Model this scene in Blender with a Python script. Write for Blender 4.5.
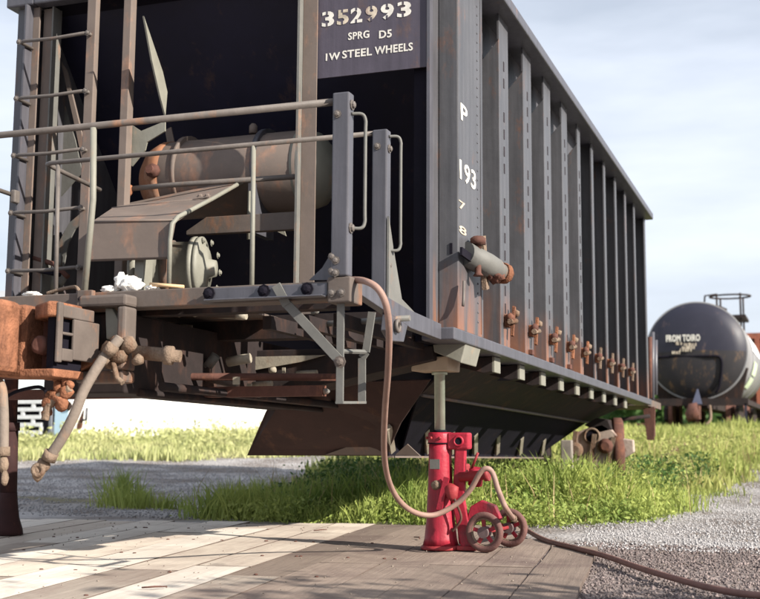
import bpy, bmesh, math, random
import numpy as np
from mathutils import Vector, Matrix, noise
random.seed(7); RNG = np.random.default_rng(11)
S = bpy.context.scene
for o in list(bpy.data.objects): bpy.data.objects.remove(o)
PI = math.pi
# ------------------------------------------------------------------ camera
CAM_H = 0.75
RAX = np.array([[0.93993236, 0.03865182, 0.33916545], [0.34129681, -0.12563793, -0.93152112], [0.00660706, 0.99132293, -0.1312829]])
TH = -math.radians(1.4)                       # the car is jacked up at its near end: it tips down away from us
RT = np.array([[1, 0, 0], [0, math.cos(TH), -math.sin(TH)], [0, math.sin(TH), math.cos(TH)]])
RW = RT @ RAX
cam = bpy.data.cameras.new('camera'); cob = bpy.data.objects.new('camera', cam); S.collection.objects.link(cob)
M4 = Matrix([list(RW[0]) + [0], list(RW[1]) + [0], list(RW[2]) + [CAM_H], [0, 0, 0, 1]])
cob.matrix_world = M4
cam.sensor_width = 36; cam.lens = 36 * 1190 / 760; cam.clip_end = 3000; cam.clip_start = .05
cam.dof.use_dof = True; cam.dof.focus_distance = 7.0; cam.dof.aperture_fstop = 3.2
S.camera = cob
S.render.resolution_x = 1024; S.render.resolution_y = 807
# ------------------------------------------------------------------ sky, sun, exposure
SUN = Vector((0.85, -0.25, 0.46)).normalized()
w = bpy.data.worlds.new('World'); S.world = w; w.use_nodes = True
nt = w.node_tree; nt.nodes.clear(); N = nt.nodes.new; L = nt.links.new
sky = N('ShaderNodeTexSky'); sky.sky_type = 'NISHITA'; sky.sun_disc = False
sky.sun_elevation = math.asin(SUN.z); sky.sun_rotation = math.atan2(SUN.x, SUN.y)
sky.dust_density = 2.0; sky.air_density = 1.0; sky.altitude = 0
tc = N('ShaderNodeTexCoord'); mp = N('ShaderNodeMapping'); mp.inputs['Scale'].default_value = (1, 1, 4.5)
ns = N('ShaderNodeTexNoise'); ns.inputs['Scale'].default_value = 2.2; ns.inputs['Detail'].default_value = 7; ns.inputs['Roughness'].default_value = .52
cr = N('ShaderNodeMapRange'); cr.inputs['From Min'].default_value = .36; cr.inputs['From Max'].default_value = .66; cr.inputs['To Min'].default_value = .52; cr.inputs['To Max'].default_value = .98
mx = N('ShaderNodeMix'); mx.data_type = 'RGBA'; mx.inputs['B'].default_value = (9.2, 9.9, 11.2, 1)
bg = N('ShaderNodeBackground'); bg.inputs['Strength'].default_value = .054
out = N('ShaderNodeOutputWorld')
L(tc.outputs['Generated'], mp.inputs['Vector']); L(mp.outputs[0], ns.inputs['Vector']); L(ns.outputs['Fac'], cr.inputs['Value'])
L(cr.outputs[0], mx.inputs['Factor']); L(sky.outputs[0], mx.inputs['A']); L(mx.outputs['Result'], bg.inputs[0]); L(bg.outputs[0], out.inputs[0])
sl = bpy.data.lights.new('sun', 'SUN'); sl.energy = 5.0; sl.angle = math.radians(.5); sl.color = (1, .93, .82)
so = bpy.data.objects.new('sun', sl); S.collection.objects.link(so); so.rotation_euler = SUN.to_track_quat('Z', 'Y').to_euler(); so.location = (8, -6, 12)
S.view_settings.view_transform = 'Standard'; S.view_settings.look = 'None'; S.view_settings.exposure = 1.0; S.view_settings.gamma = 1

# ------------------------------------------------------------------ measuring helpers (lines of sight met with real planes)
def ray(px, py): return np.array([px - 380, -(py - 299.5), -1190.])
def C(px, py, ax, val):                       # point in the car's own (tipped) frame, origin at the camera
    d = RAX @ ray(px, py); return Vector(d * (val / d['XYZ'.index(ax)]))
def W(px, py, ax, val):                       # point in the world
    d = RW @ ray(px, py); i = 'XYZ'.index(ax); p = d * ((val - (CAM_H if i == 2 else 0)) / d[i]); p[2] += CAM_H; return Vector(p)
RTM = Matrix(RT.tolist())
def C2W(p): q = RTM @ Vector(p); q.z += CAM_H; return q

# ------------------------------------------------------------------ materials
MATS = {}
def mat(name, base, var=.25, rust=0, rustcol=(.25, .09, .035), rough=.75, metal=0, nscale=6, bump=.15, dirt=None, streak=None, rand=0, dust=0, spec=.3, vst=0):
    if name in MATS: return MATS[name]
    m = bpy.data.materials.new(name); m.use_nodes = True; t = m.node_tree; t.nodes.clear(); N = t.nodes.new; L = t.links.new
    o = N('ShaderNodeOutputMaterial'); b = N('ShaderNodeBsdfPrincipled'); L(b.outputs[0], o.inputs[0])
    tc = N('ShaderNodeTexCoord'); vec = tc.outputs['Object']
    n1 = N('ShaderNodeTexNoise'); n1.inputs['Scale'].default_value = nscale; n1.inputs['Detail'].default_value = 8; n1.inputs['Roughness'].default_value = .65; L(vec, n1.inputs['Vector'])
    r = N('ShaderNodeMapRange'); r.inputs['From Min'].default_value = .25; r.inputs['From Max'].default_value = .75; r.inputs['To Min'].default_value = 1 - var; r.inputs['To Max'].default_value = 1 + var; L(n1.outputs['Fac'], r.inputs['Value'])
    vm = N('ShaderNodeVectorMath'); vm.operation = 'SCALE'; vm.inputs[0].default_value = base; L(r.outputs[0], vm.inputs['Scale']); col = vm.outputs[0]
    if rand:
        g = N('ShaderNodeNewGeometry'); rr = N('ShaderNodeMapRange'); rr.inputs['To Min'].default_value = 1 - rand; rr.inputs['To Max'].default_value = 1 + rand; L(g.outputs['Random Per Island'], rr.inputs['Value'])
        v2 = N('ShaderNodeVectorMath'); v2.operation = 'SCALE'; L(col, v2.inputs[0]); L(rr.outputs[0], v2.inputs['Scale']); col = v2.outputs[0]
    def blend(col, fac, c2, amt=1.0):
        x = N('ShaderNodeMix'); x.data_type = 'RGBA'
        mm = N('ShaderNodeMath'); mm.operation = 'MULTIPLY'; mm.inputs[1].default_value = amt; mm.use_clamp = True; L(fac, mm.inputs[0])
        L(mm.outputs[0], x.inputs['Factor']); L(col, x.inputs['A']); x.inputs['B'].default_value = (*c2, 1); return x.outputs['Result']
    if rust:
        n2 = N('ShaderNodeTexNoise'); n2.inputs['Scale'].default_value = 3.1; n2.inputs['Detail'].default_value = 9; n2.inputs['Roughness'].default_value = .72
        mpp = N('ShaderNodeMapping'); mpp.inputs['Scale'].default_value = (1.6, 1.6, .7); mpp.inputs['Location'].default_value = (3, 7, 1); L(vec, mpp.inputs[0]); L(mpp.outputs[0], n2.inputs['Vector'])
        r2 = N('ShaderNodeMapRange'); r2.inputs['From Min'].default_value = .62 - .22 * rust; r2.inputs['From Max'].default_value = .75 - .2 * rust; L(n2.outputs['Fac'], r2.inputs['Value'])
        n3 = N('ShaderNodeTexNoise'); n3.inputs['Scale'].default_value = 22; n3.inputs['Detail'].default_value = 5; L(vec, n3.inputs['Vector'])
        vv = N('ShaderNodeMapRange'); vv.inputs['To Min'].default_value = .5; vv.inputs['To Max'].default_value = 1.5; L(n3.outputs['Fac'], vv.inputs['Value'])
        v3 = N('ShaderNodeVectorMath'); v3.operation = 'SCALE'; v3.inputs[0].default_value = rustcol; L(vv.outputs[0], v3.inputs['Scale'])
        x = N('ShaderNodeMix'); x.data_type = 'RGBA'; L(r2.outputs[0], x.inputs['Factor']); L(col, x.inputs['A']); L(v3.outputs[0], x.inputs['B']); col = x.outputs['Result']
    if vst:
        mpv = N('ShaderNodeMapping'); mpv.inputs['Scale'].default_value = (11, 11, .55); L(vec, mpv.inputs[0]); nv_ = N('ShaderNodeTexNoise'); nv_.inputs['Scale'].default_value = 1.6; nv_.inputs['Detail'].default_value = 7; nv_.inputs['Roughness'].default_value = .7; L(mpv.outputs[0], nv_.inputs['Vector'])
        rv_ = N('ShaderNodeMapRange'); rv_.inputs['From Min'].default_value = .3; rv_.inputs['From Max'].default_value = .7; rv_.inputs['To Min'].default_value = 1 - vst; rv_.inputs['To Max'].default_value = 1 + vst; L(nv_.outputs['Fac'], rv_.inputs['Value'])
        v4 = N('ShaderNodeVectorMath'); v4.operation = 'SCALE'; L(col, v4.inputs[0]); L(rv_.outputs[0], v4.inputs['Scale']); col = v4.outputs[0]
    if streak:                                 # rust running down low on the side, (zlow, zhigh) in object space
        sp = N('ShaderNodeSeparateXYZ'); L(vec, sp.inputs[0])
        a = N('ShaderNodeMapRange'); a.inputs['From Min'].default_value = streak[1]; a.inputs['From Max'].default_value = streak[0]; L(sp.outputs['Z'], a.inputs['Value'])
        mp2 = N('ShaderNodeMapping'); mp2.inputs['Scale'].default_value = (9, 9, .8); L(vec, mp2.inputs[0])
        n4 = N('ShaderNodeTexNoise'); n4.inputs['Scale'].default_value = 1.3; n4.inputs['Detail'].default_value = 6; L(mp2.outputs[0], n4.inputs['Vector'])
        r4 = N('ShaderNodeMapRange'); r4.inputs['From Min'].default_value = .4; r4.inputs['From Max'].default_value = .58; L(n4.outputs['Fac'], r4.inputs['Value'])
        mu = N('ShaderNodeMath'); mu.operation = 'MULTIPLY'; L(a.outputs[0], mu.inputs[0]); L(r4.outputs[0], mu.inputs[1])
        col = blend(col, mu.outputs[0], streak[2], streak[3])
    if dust:
        n5 = N('ShaderNodeTexNoise'); n5.inputs['Scale'].default_value = 1.4; n5.inputs['Detail'].default_value = 7; L(vec, n5.inputs['Vector'])
        r5 = N('ShaderNodeMapRange'); r5.inputs['From Min'].default_value = .4; r5.inputs['From Max'].default_value = .7; L(n5.outputs['Fac'], r5.inputs['Value'])
        col = blend(col, r5.outputs[0], (.42, .36, .31), dust)
    L(col, b.inputs['Base Color'])
    rg = N('ShaderNodeMapRange'); rg.inputs['To Min'].default_value = rough - .12; rg.inputs['To Max'].default_value = min(1, rough + .12); L(n1.outputs['Fac'], rg.inputs['Value']); L(rg.outputs[0], b.inputs['Roughness'])
    b.inputs['Metallic'].default_value = metal; b.inputs['Specular IOR Level'].default_value = spec
    if bump:
        nb = N('ShaderNodeTexNoise'); nb.inputs['Scale'].default_value = nscale * 6; nb.inputs['Detail'].default_value = 6; L(vec, nb.inputs['Vector'])
        bp = N('ShaderNodeBump'); bp.inputs['Strength'].default_value = bump; bp.inputs['Distance'].default_value = .01; L(nb.outputs['Fac'], bp.inputs['Height']); L(bp.outputs[0], b.inputs['Normal'])
    MATS[name] = m; return m
BZ = .3                                       # car base in its own frame
PAINT = mat('weathered_grey_paint', (.06, .058, .06), .22, .32, (.17, .09, .07), .62, nscale=4, bump=.12)
SIDE = mat('side_paint', (.070, .069, .078), .16, .12, (.13, .07, .05), .45, spec=.5, nscale=3, bump=.15, vst=.25, streak=(1.0, 1.55, (.28, .11, .045), .9))
POSTP = mat('post_paint', (.068, .067, .080), .14, .10, (.13, .07, .05), .45, spec=.5, nscale=4, bump=.12, vst=.25)
RIBP = mat('side_post_paint', (.066, .066, .073), .16, .14, (.13, .07, .05), .45, spec=.5, nscale=3, bump=.15, vst=.28, streak=(1.0, 1.5, (.26, .10, .045), .8))
PALE = mat('pale_paint', (.13, .128, .12), .18, .25, (.25, .14, .09), .6, nscale=5)
RAIL = mat('worn_handrail_paint', (.115, .10, .092), .25, .2, (.20, .11, .07), .55, nscale=12, bump=.08)
BROWN = mat('brown_grey_sill_paint', (.105, .085, .075), .22, .45, (.20, .10, .06), .75, nscale=5)
BLK = mat('black_and_shade_paint', (.009, .008, .013), .3, .15, (.03, .018, .016), .9, spec=.1, nscale=4, bump=.12)  # black parts; also shade painted into the near corner and coupler hollow
UNDER = mat('dark_brown_underframe', (.020, .014, .014), .4, .5, (.05, .025, .018), .85, nscale=5, bump=.2)
RUST = mat('orange_rust', (.24, .105, .06), .5, .6, (.12, .055, .035), .9, nscale=13, bump=.8, spec=.1)
RUSTP = mat('pale_dusty_rust', (.19, .14, .105), .4, .5, (.13, .07, .045), .9, nscale=16, bump=.7, spec=.1)
BRIGHT = mat('sunlit_tone_metal', (.28, .25, .20), .3, .3, (.25, .15, .1), .6, nscale=12)  # pale tone stands in for sunlight on small underframe parts
RUSTD = mat('deep_brown_rust', (.095, .042, .032), .35, .3, (.2, .08, .045), .85, nscale=9, bump=.3)
TAN = mat('dusty_tan_plate', (.145, .115, .10), .15, .35, (.24, .14, .10), .75, nscale=4, bump=.1)
CREAM = mat('cream_grey_paint', (.20, .195, .165), .16, .2, (.3, .2, .13), .55, nscale=6)
SIGNM = mat('stencil_plate_paint', (.066, .058, .078), .12, .2, (.11, .07, .06), .6, nscale=5, bump=.1, vst=.2)
WHITE = mat('stencil_white', (.62, .60, .55), .22, .0, rough=.7, nscale=22, bump=0)
WORNW = mat('worn_stencil_white', (.46, .40, .32), .5, .4, (.24, .16, .14), .7, nscale=18, bump=0)
HOSE = mat('tan_rubber_hose', (.26, .165, .135), .18, .2, (.28, .15, .11), .6, nscale=14, bump=.1)
HOSED = mat('brown_rubber_hose', (.17, .09, .075), .25, .2, (.1, .055, .05), .6, nscale=14, bump=.15)
BHOSE = mat('dusty_brake_hose', (.19, .155, .13), .2, .3, (.28, .17, .11), .8, nscale=14, bump=.25)
RED = mat('jack_red_paint', (.27, .012, .028), .3, .5, (.09, .02, .025), .5, nscale=9, bump=.2, spec=.4, vst=.35)
REDD = mat('grimy_red_paint', (.26, .03, .035), .4, .4, (.1, .035, .03), .6, nscale=9, bump=.2)
STEEL = mat('greased_steel_ram', (.42, .47, .38), .22, .2, (.35, .33, .22), .38, .35, nscale=10, bump=.05)
TYRE = mat('grey_brown_tyre', (.13, .065, .058), .25, 0, rough=.85, nscale=14, bump=.2)
WOODB = mat('jacking_block_wood', (.42, .33, .24), .2, .2, (.3, .2, .13), .85, nscale=6, bump=.3)
LUMP = mat('white_rag', (.78, .76, .72), .12, 0, rough=.95, nscale=20, bump=.4)

# ------------------------------------------------------------------ mesh builder
class MB:
    def __init__(s): s.v = []; s.f = []; s.sm = []
    def add(s, vs, fs, smooth=False):
        o = len(s.v); s.v += [Vector(v) for v in vs]; s.f += [tuple(i + o for i in f) for f in fs]; s.sm += [smooth] * len(fs); return s
    def box(s, a, b):
        x0, y0, z0 = [min(a[i], b[i]) for i in range(3)]; x1, y1, z1 = [max(a[i], b[i]) for i in range(3)]
        return s.add([(x0, y0, z0), (x1, y0, z0), (x1, y1, z0), (x0, y1, z0), (x0, y0, z1), (x1, y0, z1), (x1, y1, z1), (x0, y1, z1)],
                     [(0, 3, 2, 1), (4, 5, 6, 7), (0, 1, 5, 4), (1, 2, 6, 5), (2, 3, 7, 6), (3, 0, 4, 7)])
    def prism(s, pts, ext):
        pts = [Vector(p) for p in pts]; e = Vector(ext); n = len(pts)
        nn = Vector((0, 0, 0))
        for i in range(n): nn += pts[i].cross(pts[(i + 1) % n])
        if nn.dot(e) > 0: pts.reverse()
        return s.add(pts + [p + e for p in pts], [tuple(range(n)), tuple(range(2 * n - 1, n - 1, -1))] + [(i, i + n, (i + 1) % n + n, (i + 1) % n) for i in range(n)])
    def bar(s, a, b, w, t, up=(0, 0, 1)):      # flat bar from a to b
        a = Vector(a); b = Vector(b); d = (b - a).normalized(); u = Vector(up); r = d.cross(u).normalized() * w / 2; u2 = r.normalized().cross(d) * t / 2
        return s.prism([a - r - u2, a + r - u2, a + r + u2, a - r + u2], b - a)
    def tube(s, pts, r, n=10, smooth_path=False, caps=True):
        pts = [Vector(p) for p in pts]
        if smooth_path: pts = spline(pts)
        rs = r if isinstance(r, list) else [r] * len(pts); vs = []; fs = []
        t0 = (pts[1] - pts[0]).normalized(); ref = Vector((0, 0, 1)) if abs(t0.z) < .9 else Vector((1, 0, 0)); u = t0.cross(ref).normalized()
        for i, p in enumerate(pts):
            t = (pts[min(i + 1, len(pts) - 1)] - pts[max(i - 1, 0)]).normalized(); u = (u - t * u.dot(t)).normalized(); v = t.cross(u)
            for k in range(n): a = 2 * PI * k / n; vs.append(p + (u * math.cos(a) + v * math.sin(a)) * rs[i])
        for i in range(len(pts) - 1):
            for k in range(n): k2 = (k + 1) % n; fs.append((i * n + k, i * n + k2, (i + 1) * n + k2, (i + 1) * n + k))
        s.add(vs, fs, True)
        if caps: o = len(s.v) - len(vs); s.f += [tuple(o + k for k in range(n - 1, -1, -1)), tuple(o + len(vs) - n + k for k in range(n))]; s.sm += [False, False]
        return s
    def lathe(s, prof, org, axis, n=24):       # prof: (radius, distance along axis)
        o = Vector(org); ax = Vector(axis).normalized(); ref = Vector((0, 0, 1)) if abs(ax.z) < .9 else Vector((1, 0, 0)); u = ax.cross(ref).normalized(); v = ax.cross(u)
        vs = []; fs = []; m = len(prof)
        for r, h in prof:
            for k in range(n): a = 2 * PI * k / n; vs.append(o + ax * h + (u * math.cos(a) + v * math.sin(a)) * max(r, 1e-4))
        for i in range(m - 1):
            for k in range(n): k2 = (k + 1) % n; fs.append((i * n + k, i * n + k2, (i + 1) * n + k2, (i + 1) * n + k))
        s.add(vs, fs, True); o2 = len(s.v) - len(vs); s.f += [tuple(o2 + k for k in range(n - 1, -1, -1)), tuple(o2 + (m - 1) * n + k for k in range(n))]; s.sm += [False, False]
        return s
    def torus(s, c, axis, R, r, n=28, k=10):
        c = Vector(c); ax = Vector(axis).normalized(); ref = Vector((0, 0, 1)) if abs(ax.z) < .9 else Vector((1, 0, 0)); u = ax.cross(ref).normalized(); v = ax.cross(u); vs = []; fs = []
        for i in range(n):
            a = 2 * PI * i / n; d = u * math.cos(a) + v * math.sin(a)
            for j in range(k): b = 2 * PI * j / k; vs.append(c + d * (R + r * math.cos(b)) + ax * r * math.sin(b))
        for i in range(n):
            for j in range(k): fs.append((i * k + j, ((i + 1) % n) * k + j, ((i + 1) % n) * k + (j + 1) % k, i * k + (j + 1) % k))
        return s.add(vs, fs, True)
    def blob(s, c, r, seed=0, sub=2, amp=.35, fr=2.5):
        bm = bmesh.new(); bmesh.ops.create_icosphere(bm, subdivisions=sub, radius=1); vs = []
        for v in bm.verts:
            k = 1 + amp * noise.noise(v.co * fr + Vector((seed, seed * 2, 0))); vs.append(Vector(c) + Vector((v.co.x * r[0], v.co.y * r[1], v.co.z * r[2])) * k)
        fs = [tuple(v.index for v in f.verts) for f in bm.faces]; bm.free(); return s.add(vs, fs, True)
def spline(P, k=8):
    Q = []; n = len(P)
    for i in range(n - 1):
        p0 = P[max(i - 1, 0)]; p1 = P[i]; p2 = P[i + 1]; p3 = P[min(i + 2, n - 1)]
        for j in range(k):
            t = j / k; Q.append(.5 * ((2 * p1) + (p2 - p0) * t + (2 * p0 - 5 * p1 + 4 * p2 - p3) * t * t + (-p0 + 3 * p1 - 3 * p2 + p3) * t ** 3))
    Q.append(P[-1]); return Q
def link(o): S.collection.objects.link(o); return o
def tag(o, label, cat, group=None, kind=None):
    if label: o['label'] = label
    if cat: o['category'] = cat
    if group: o['group'] = group
    if kind: o['kind'] = kind
    return o
def meshob(name, mb, m, origin):
    me = bpy.data.meshes.new(name); o3 = Vector(origin); me.from_pydata([v - o3 for v in mb.v], [], mb.f)
    bm = bmesh.new(); bm.from_mesh(me); bmesh.ops.recalc_face_normals(bm, faces=bm.faces); bm.to_mesh(me); bm.free()
    me.polygons.foreach_set('use_smooth', mb.sm); me.materials.append(m); o = link(bpy.data.objects.new(name, me)); return o
ORG = {}                                       # root name -> origin in its frame
def thing(name, loc, label, cat, group=None, rot=None):
    o = link(bpy.data.objects.new(name, None)); o.location = loc; tag(o, label, cat, group); o.empty_display_size = .2
    if rot is not None: o.rotation_euler = rot
    return o
def part(name, mb, m, parent, bev=0, origin=None, frame=None):
    """mesh child of parent; vertices are given in the parent's frame, measured from origin"""
    org = Vector(origin if origin is not None else parent.get('_o', (0, 0, 0)))
    o = meshob(name, mb, m, org); o.parent = parent
    o2 = o; 
    if bev: b = o.modifiers.new('bevel', 'BEVEL'); b.width = bev; b.segments = 2; b.limit_method = 'ANGLE'; b.angle_limit = .6
    return o2
def sub(name, mb, m, par, bev=0):              # sub-part: parent part sits at its thing's origin
    g = par.parent; o = meshob(name, mb, m, Vector(ORIGIN[g.name])); o.parent = par
    if bev: b = o.modifiers.new('bevel', 'BEVEL'); b.width = bev; b.segments = 2; b.limit_method = 'ANGLE'; b.angle_limit = .6
    return o
ORIGIN = {}
def cthing(name, base, label, cat, group=None, world=False):   # a thing whose parts are measured in the car frame (or world)
    o = thing(name, Vector(base) if world else C2W(base), label, cat, group, None if world else (TH, 0, 0)); ORIGIN[o.name] = tuple(base); return o
def P(name, mb, m, par, bev=0, label=None):
    o = part(name, mb, m, par, bev, ORIGIN[par.name])
    if label: o['label'] = label
    return o
def single(name, mb, m, label, cat, group=None, kind=None, bev=0, world=True):  # a thing that is one mesh
    lo = Vector([min(v[i] for v in mb.v) for i in range(3)]); hi = Vector([max(v[i] for v in mb.v) for i in range(3)])
    base = Vector(((lo.x + hi.x) / 2, (lo.y + hi.y) / 2, lo.z)); o = meshob(name, mb, m, base)
    o.location = base if world else C2W(base)
    if not world: o.rotation_euler = (TH, 0, 0)
    tag(o, label, cat, group, kind)
    if bev: b = o.modifiers.new('bevel', 'BEVEL'); b.width = bev; b.segments = 2; b.limit_method = 'ANGLE'; b.angle_limit = .6
    return o
def text(name, s, size, org, xd, yd, m, par, sub_=False, ext=.002, bold=.02, xs=1.0, fit=None):
    cu = bpy.data.curves.new(name, 'FONT'); cu.body = s; cu.size = size; cu.extrude = ext; cu.offset = bold * size; cu.resolution_u = 3; cu.space_character = 1.08
    t = bpy.data.objects.new(name, cu); link(t); dg = bpy.context.evaluated_depsgraph_get(); me = bpy.data.meshes.new_from_object(t.evaluated_get(dg)); bpy.data.objects.remove(t); bpy.data.curves.remove(cu)
    xd = Vector(xd).normalized(); yd = Vector(yd).normalized(); zd = xd.cross(yd); g = Vector(ORIGIN[(par.parent if sub_ else par).name])
    if fit: xmin = min(v.co.x for v in me.vertices); xmax = max(v.co.x for v in me.vertices); xs = fit / (xmax - xmin)
    for v in me.vertices: v.co = Vector(org) + xd * v.co.x * xs + yd * v.co.y + zd * v.co.z - g
    me.materials.clear(); me.materials.append(m); o = link(bpy.data.objects.new(name, me)); o.parent = par; return o
BOLTME = {}
def bolts(pts, axis, r, m, par, sub_=True, name='bolt'):
    key = (tuple(axis), r, m.name)
    if key not in BOLTME:
        b = MB(); b.lathe([(r * 1.5, 0), (r * 1.5, r * .25), (r, r * .25), (r * .95, r * .8), (r * .5, r * 1.05)], (0, 0, 0), axis, 8); me = bpy.data.meshes.new(name); me.from_pydata(b.v, [], b.f); me.materials.append(m); BOLTME[key] = me
    g = Vector(ORIGIN[(par.parent if sub_ else par).name])
    for p in pts: o = link(bpy.data.objects.new(name, BOLTME[key])); o.location = Vector(p) - g; o.parent = par

# ------------------------------------------------------------------ ground
def smooth(t): t = np.clip(t, 0, 1); return t * t * (3 - 2 * t)
def gz(x, y):
    x = np.asarray(x, float); y = np.asarray(y, float)
    return .62 * smooth((y - 11.5) / 19) + .15 * smooth((-x - 7) / 7.5) * smooth((y - 8) / 7) + .012 * np.sin(x * 1.9 + y * .7) * np.sin(y * 1.3 - x * .4) * smooth((y - 8) / 4) - .03
def vnoise(x, y, s, seed=0): return noise.noise(Vector((x * s + seed, y * s - seed, seed * .37)))
def gravel_mask(x, y):
    n = .5 * vnoise(x, y, .9) + .22 * vnoise(x, y, 3.3, 4)
    # right: gravel yard, its left edge runs from under the car end towards the tank car
    if y < 10.7: e = -2.4 + (y - 9.3) * .65
    else: e = -1.47 + (y - 10.7) * .088
    a = (x - e) + n * .9
    if y > 10.7: a = min(a, (18.5 + n * 3 + (x + .8) * 3 - y) * .5 + .4) if x > -1.2 else a
    # left: gravel road
    d = -x - 5.3 + n * .8 - max(0, (y - 10.5)) * .28
    far = (-x * .55 + y * .84)
    b = min(d, (21.5 - far) * .7 + n); b = min(b, abs(y + .35 * x - 8.6 + n) * 1.3 - .25)
    near = 9.3 + n * .5 - y
    return max(a, b, near)
xs = np.unique(np.concatenate([-np.geomspace(14, 900, 26)[::-1], np.arange(-14, 5, .12), np.geomspace(5, 900, 26)])); ys = np.unique(np.concatenate([-np.geomspace(3, 300, 14)[::-1], np.arange(-3, 3, .5), np.arange(3, 26, .12), np.geomspace(26, 1500, 34)]))
XX, YY = np.meshgrid(xs, ys); ZZ = gz(XX, YY); V = np.stack([XX.ravel(), YY.ravel(), ZZ.ravel()], 1)
nx, ny = len(xs), len(ys); I = np.arange(nx * ny).reshape(ny, nx); F = np.stack([I[:-1, :-1].ravel(), I[:-1, 1:].ravel(), I[1:, 1:].ravel(), I[1:, :-1].ravel()], 1)
gm = np.array([max(0., min(1., .5 + gravel_mask(x, y) * 1.6)) for x, y in V[:, :2]])
me = bpy.data.meshes.new('ground'); me.from_pydata(V.tolist(), [], F.tolist()); me.polygons.foreach_set('use_smooth', [True] * len(F))
dm = np.array([max(0., min(1., .5 + 1.4 * (8.0 - y + .5 * vnoise(x, y, 1.1, 9)))) * max(0., min(1., (x + 2.4))) if y < 10 else 0. for x, y in V[:, :2]])  # cinder mask at near right: brown soil plus cast shade painted in
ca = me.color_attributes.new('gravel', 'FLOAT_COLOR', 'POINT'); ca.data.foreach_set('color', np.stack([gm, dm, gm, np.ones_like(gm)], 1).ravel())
gr = link(bpy.data.objects.new('ground', me)); gr['kind'] = 'structure'
m = bpy.data.materials.new('ground_gravel_and_earth'); m.use_nodes = True; t = m.node_tree; N = t.nodes.new; L = t.links.new; b = t.nodes['Principled BSDF']; b.inputs['Roughness'].default_value = .95; b.inputs['Specular IOR Level'].default_value = .1
at = N('ShaderNodeAttribute'); at.attribute_name = 'gravel'; tc = N('ShaderNodeTexCoord')
vo = N('ShaderNodeTexVoronoi'); vo.inputs['Scale'].default_value = 38; vo2 = N('ShaderNodeTexNoise'); vo2.inputs['Scale'].default_value = 1.1; vo2.inputs['Detail'].default_value = 8
L(tc.outputs['Object'], vo.inputs['Vector']); L(tc.outputs['Object'], vo2.inputs['Vector'])
c1 = N('ShaderNodeValToRGB'); c1.color_ramp.elements[0].color = (.27, .255, .255, 1); c1.color_ramp.elements[1].color = (.44, .42, .41, 1); L(vo.outputs['Color'], c1.inputs[0])
cd = N('ShaderNodeValToRGB'); cd.color_ramp.elements[0].position = .36; cd.color_ramp.elements[1].position = .6; cd.color_ramp.elements[0].color = (.45, .40, .37, 1); cd.color_ramp.elements[1].color = (1, 1, 1, 1); L(vo2.outputs['Fac'], cd.inputs[0])
mm = N('ShaderNodeMix'); mm.data_type = 'RGBA'; mm.blend_type = 'MULTIPLY'; mm.inputs['Factor'].default_value = 1; L(c1.outputs[0], mm.inputs['A']); L(cd.outputs[0], mm.inputs['B'])
n3 = N('ShaderNodeTexNoise'); n3.inputs['Scale'].default_value = 2.4; n3.inputs['Detail'].default_value = 9; L(tc.outputs['Object'], n3.inputs['Vector'])
c2 = N('ShaderNodeValToRGB'); c2.color_ramp.elements[0].position = .3; c2.color_ramp.elements[1].position = .7; c2.color_ramp.elements[0].color = (.09, .10, .04, 1); c2.color_ramp.elements[1].color = (.20, .17, .10, 1); L(n3.outputs['Fac'], c2.inputs[0])
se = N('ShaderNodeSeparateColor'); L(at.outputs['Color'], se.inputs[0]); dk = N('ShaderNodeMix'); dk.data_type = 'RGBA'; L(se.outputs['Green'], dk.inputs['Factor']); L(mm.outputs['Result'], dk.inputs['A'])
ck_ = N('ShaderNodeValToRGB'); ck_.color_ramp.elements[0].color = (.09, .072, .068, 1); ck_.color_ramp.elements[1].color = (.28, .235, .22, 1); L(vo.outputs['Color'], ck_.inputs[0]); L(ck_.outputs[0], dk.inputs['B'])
fm = N('ShaderNodeMix'); fm.data_type = 'RGBA'; L(se.outputs['Red'], fm.inputs['Factor']); L(c2.outputs[0], fm.inputs['A']); L(dk.outputs['Result'], fm.inputs['B']); L(fm.outputs['Result'], b.inputs['Base Color'])
bp = N('ShaderNodeBump'); bp.inputs['Strength'].default_value = .6; bp.inputs['Distance'].default_value = .02; L(vo.outputs['Distance'], bp.inputs['Height']); L(bp.outputs[0], b.inputs['Normal'])
me.materials.append(m)

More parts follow.
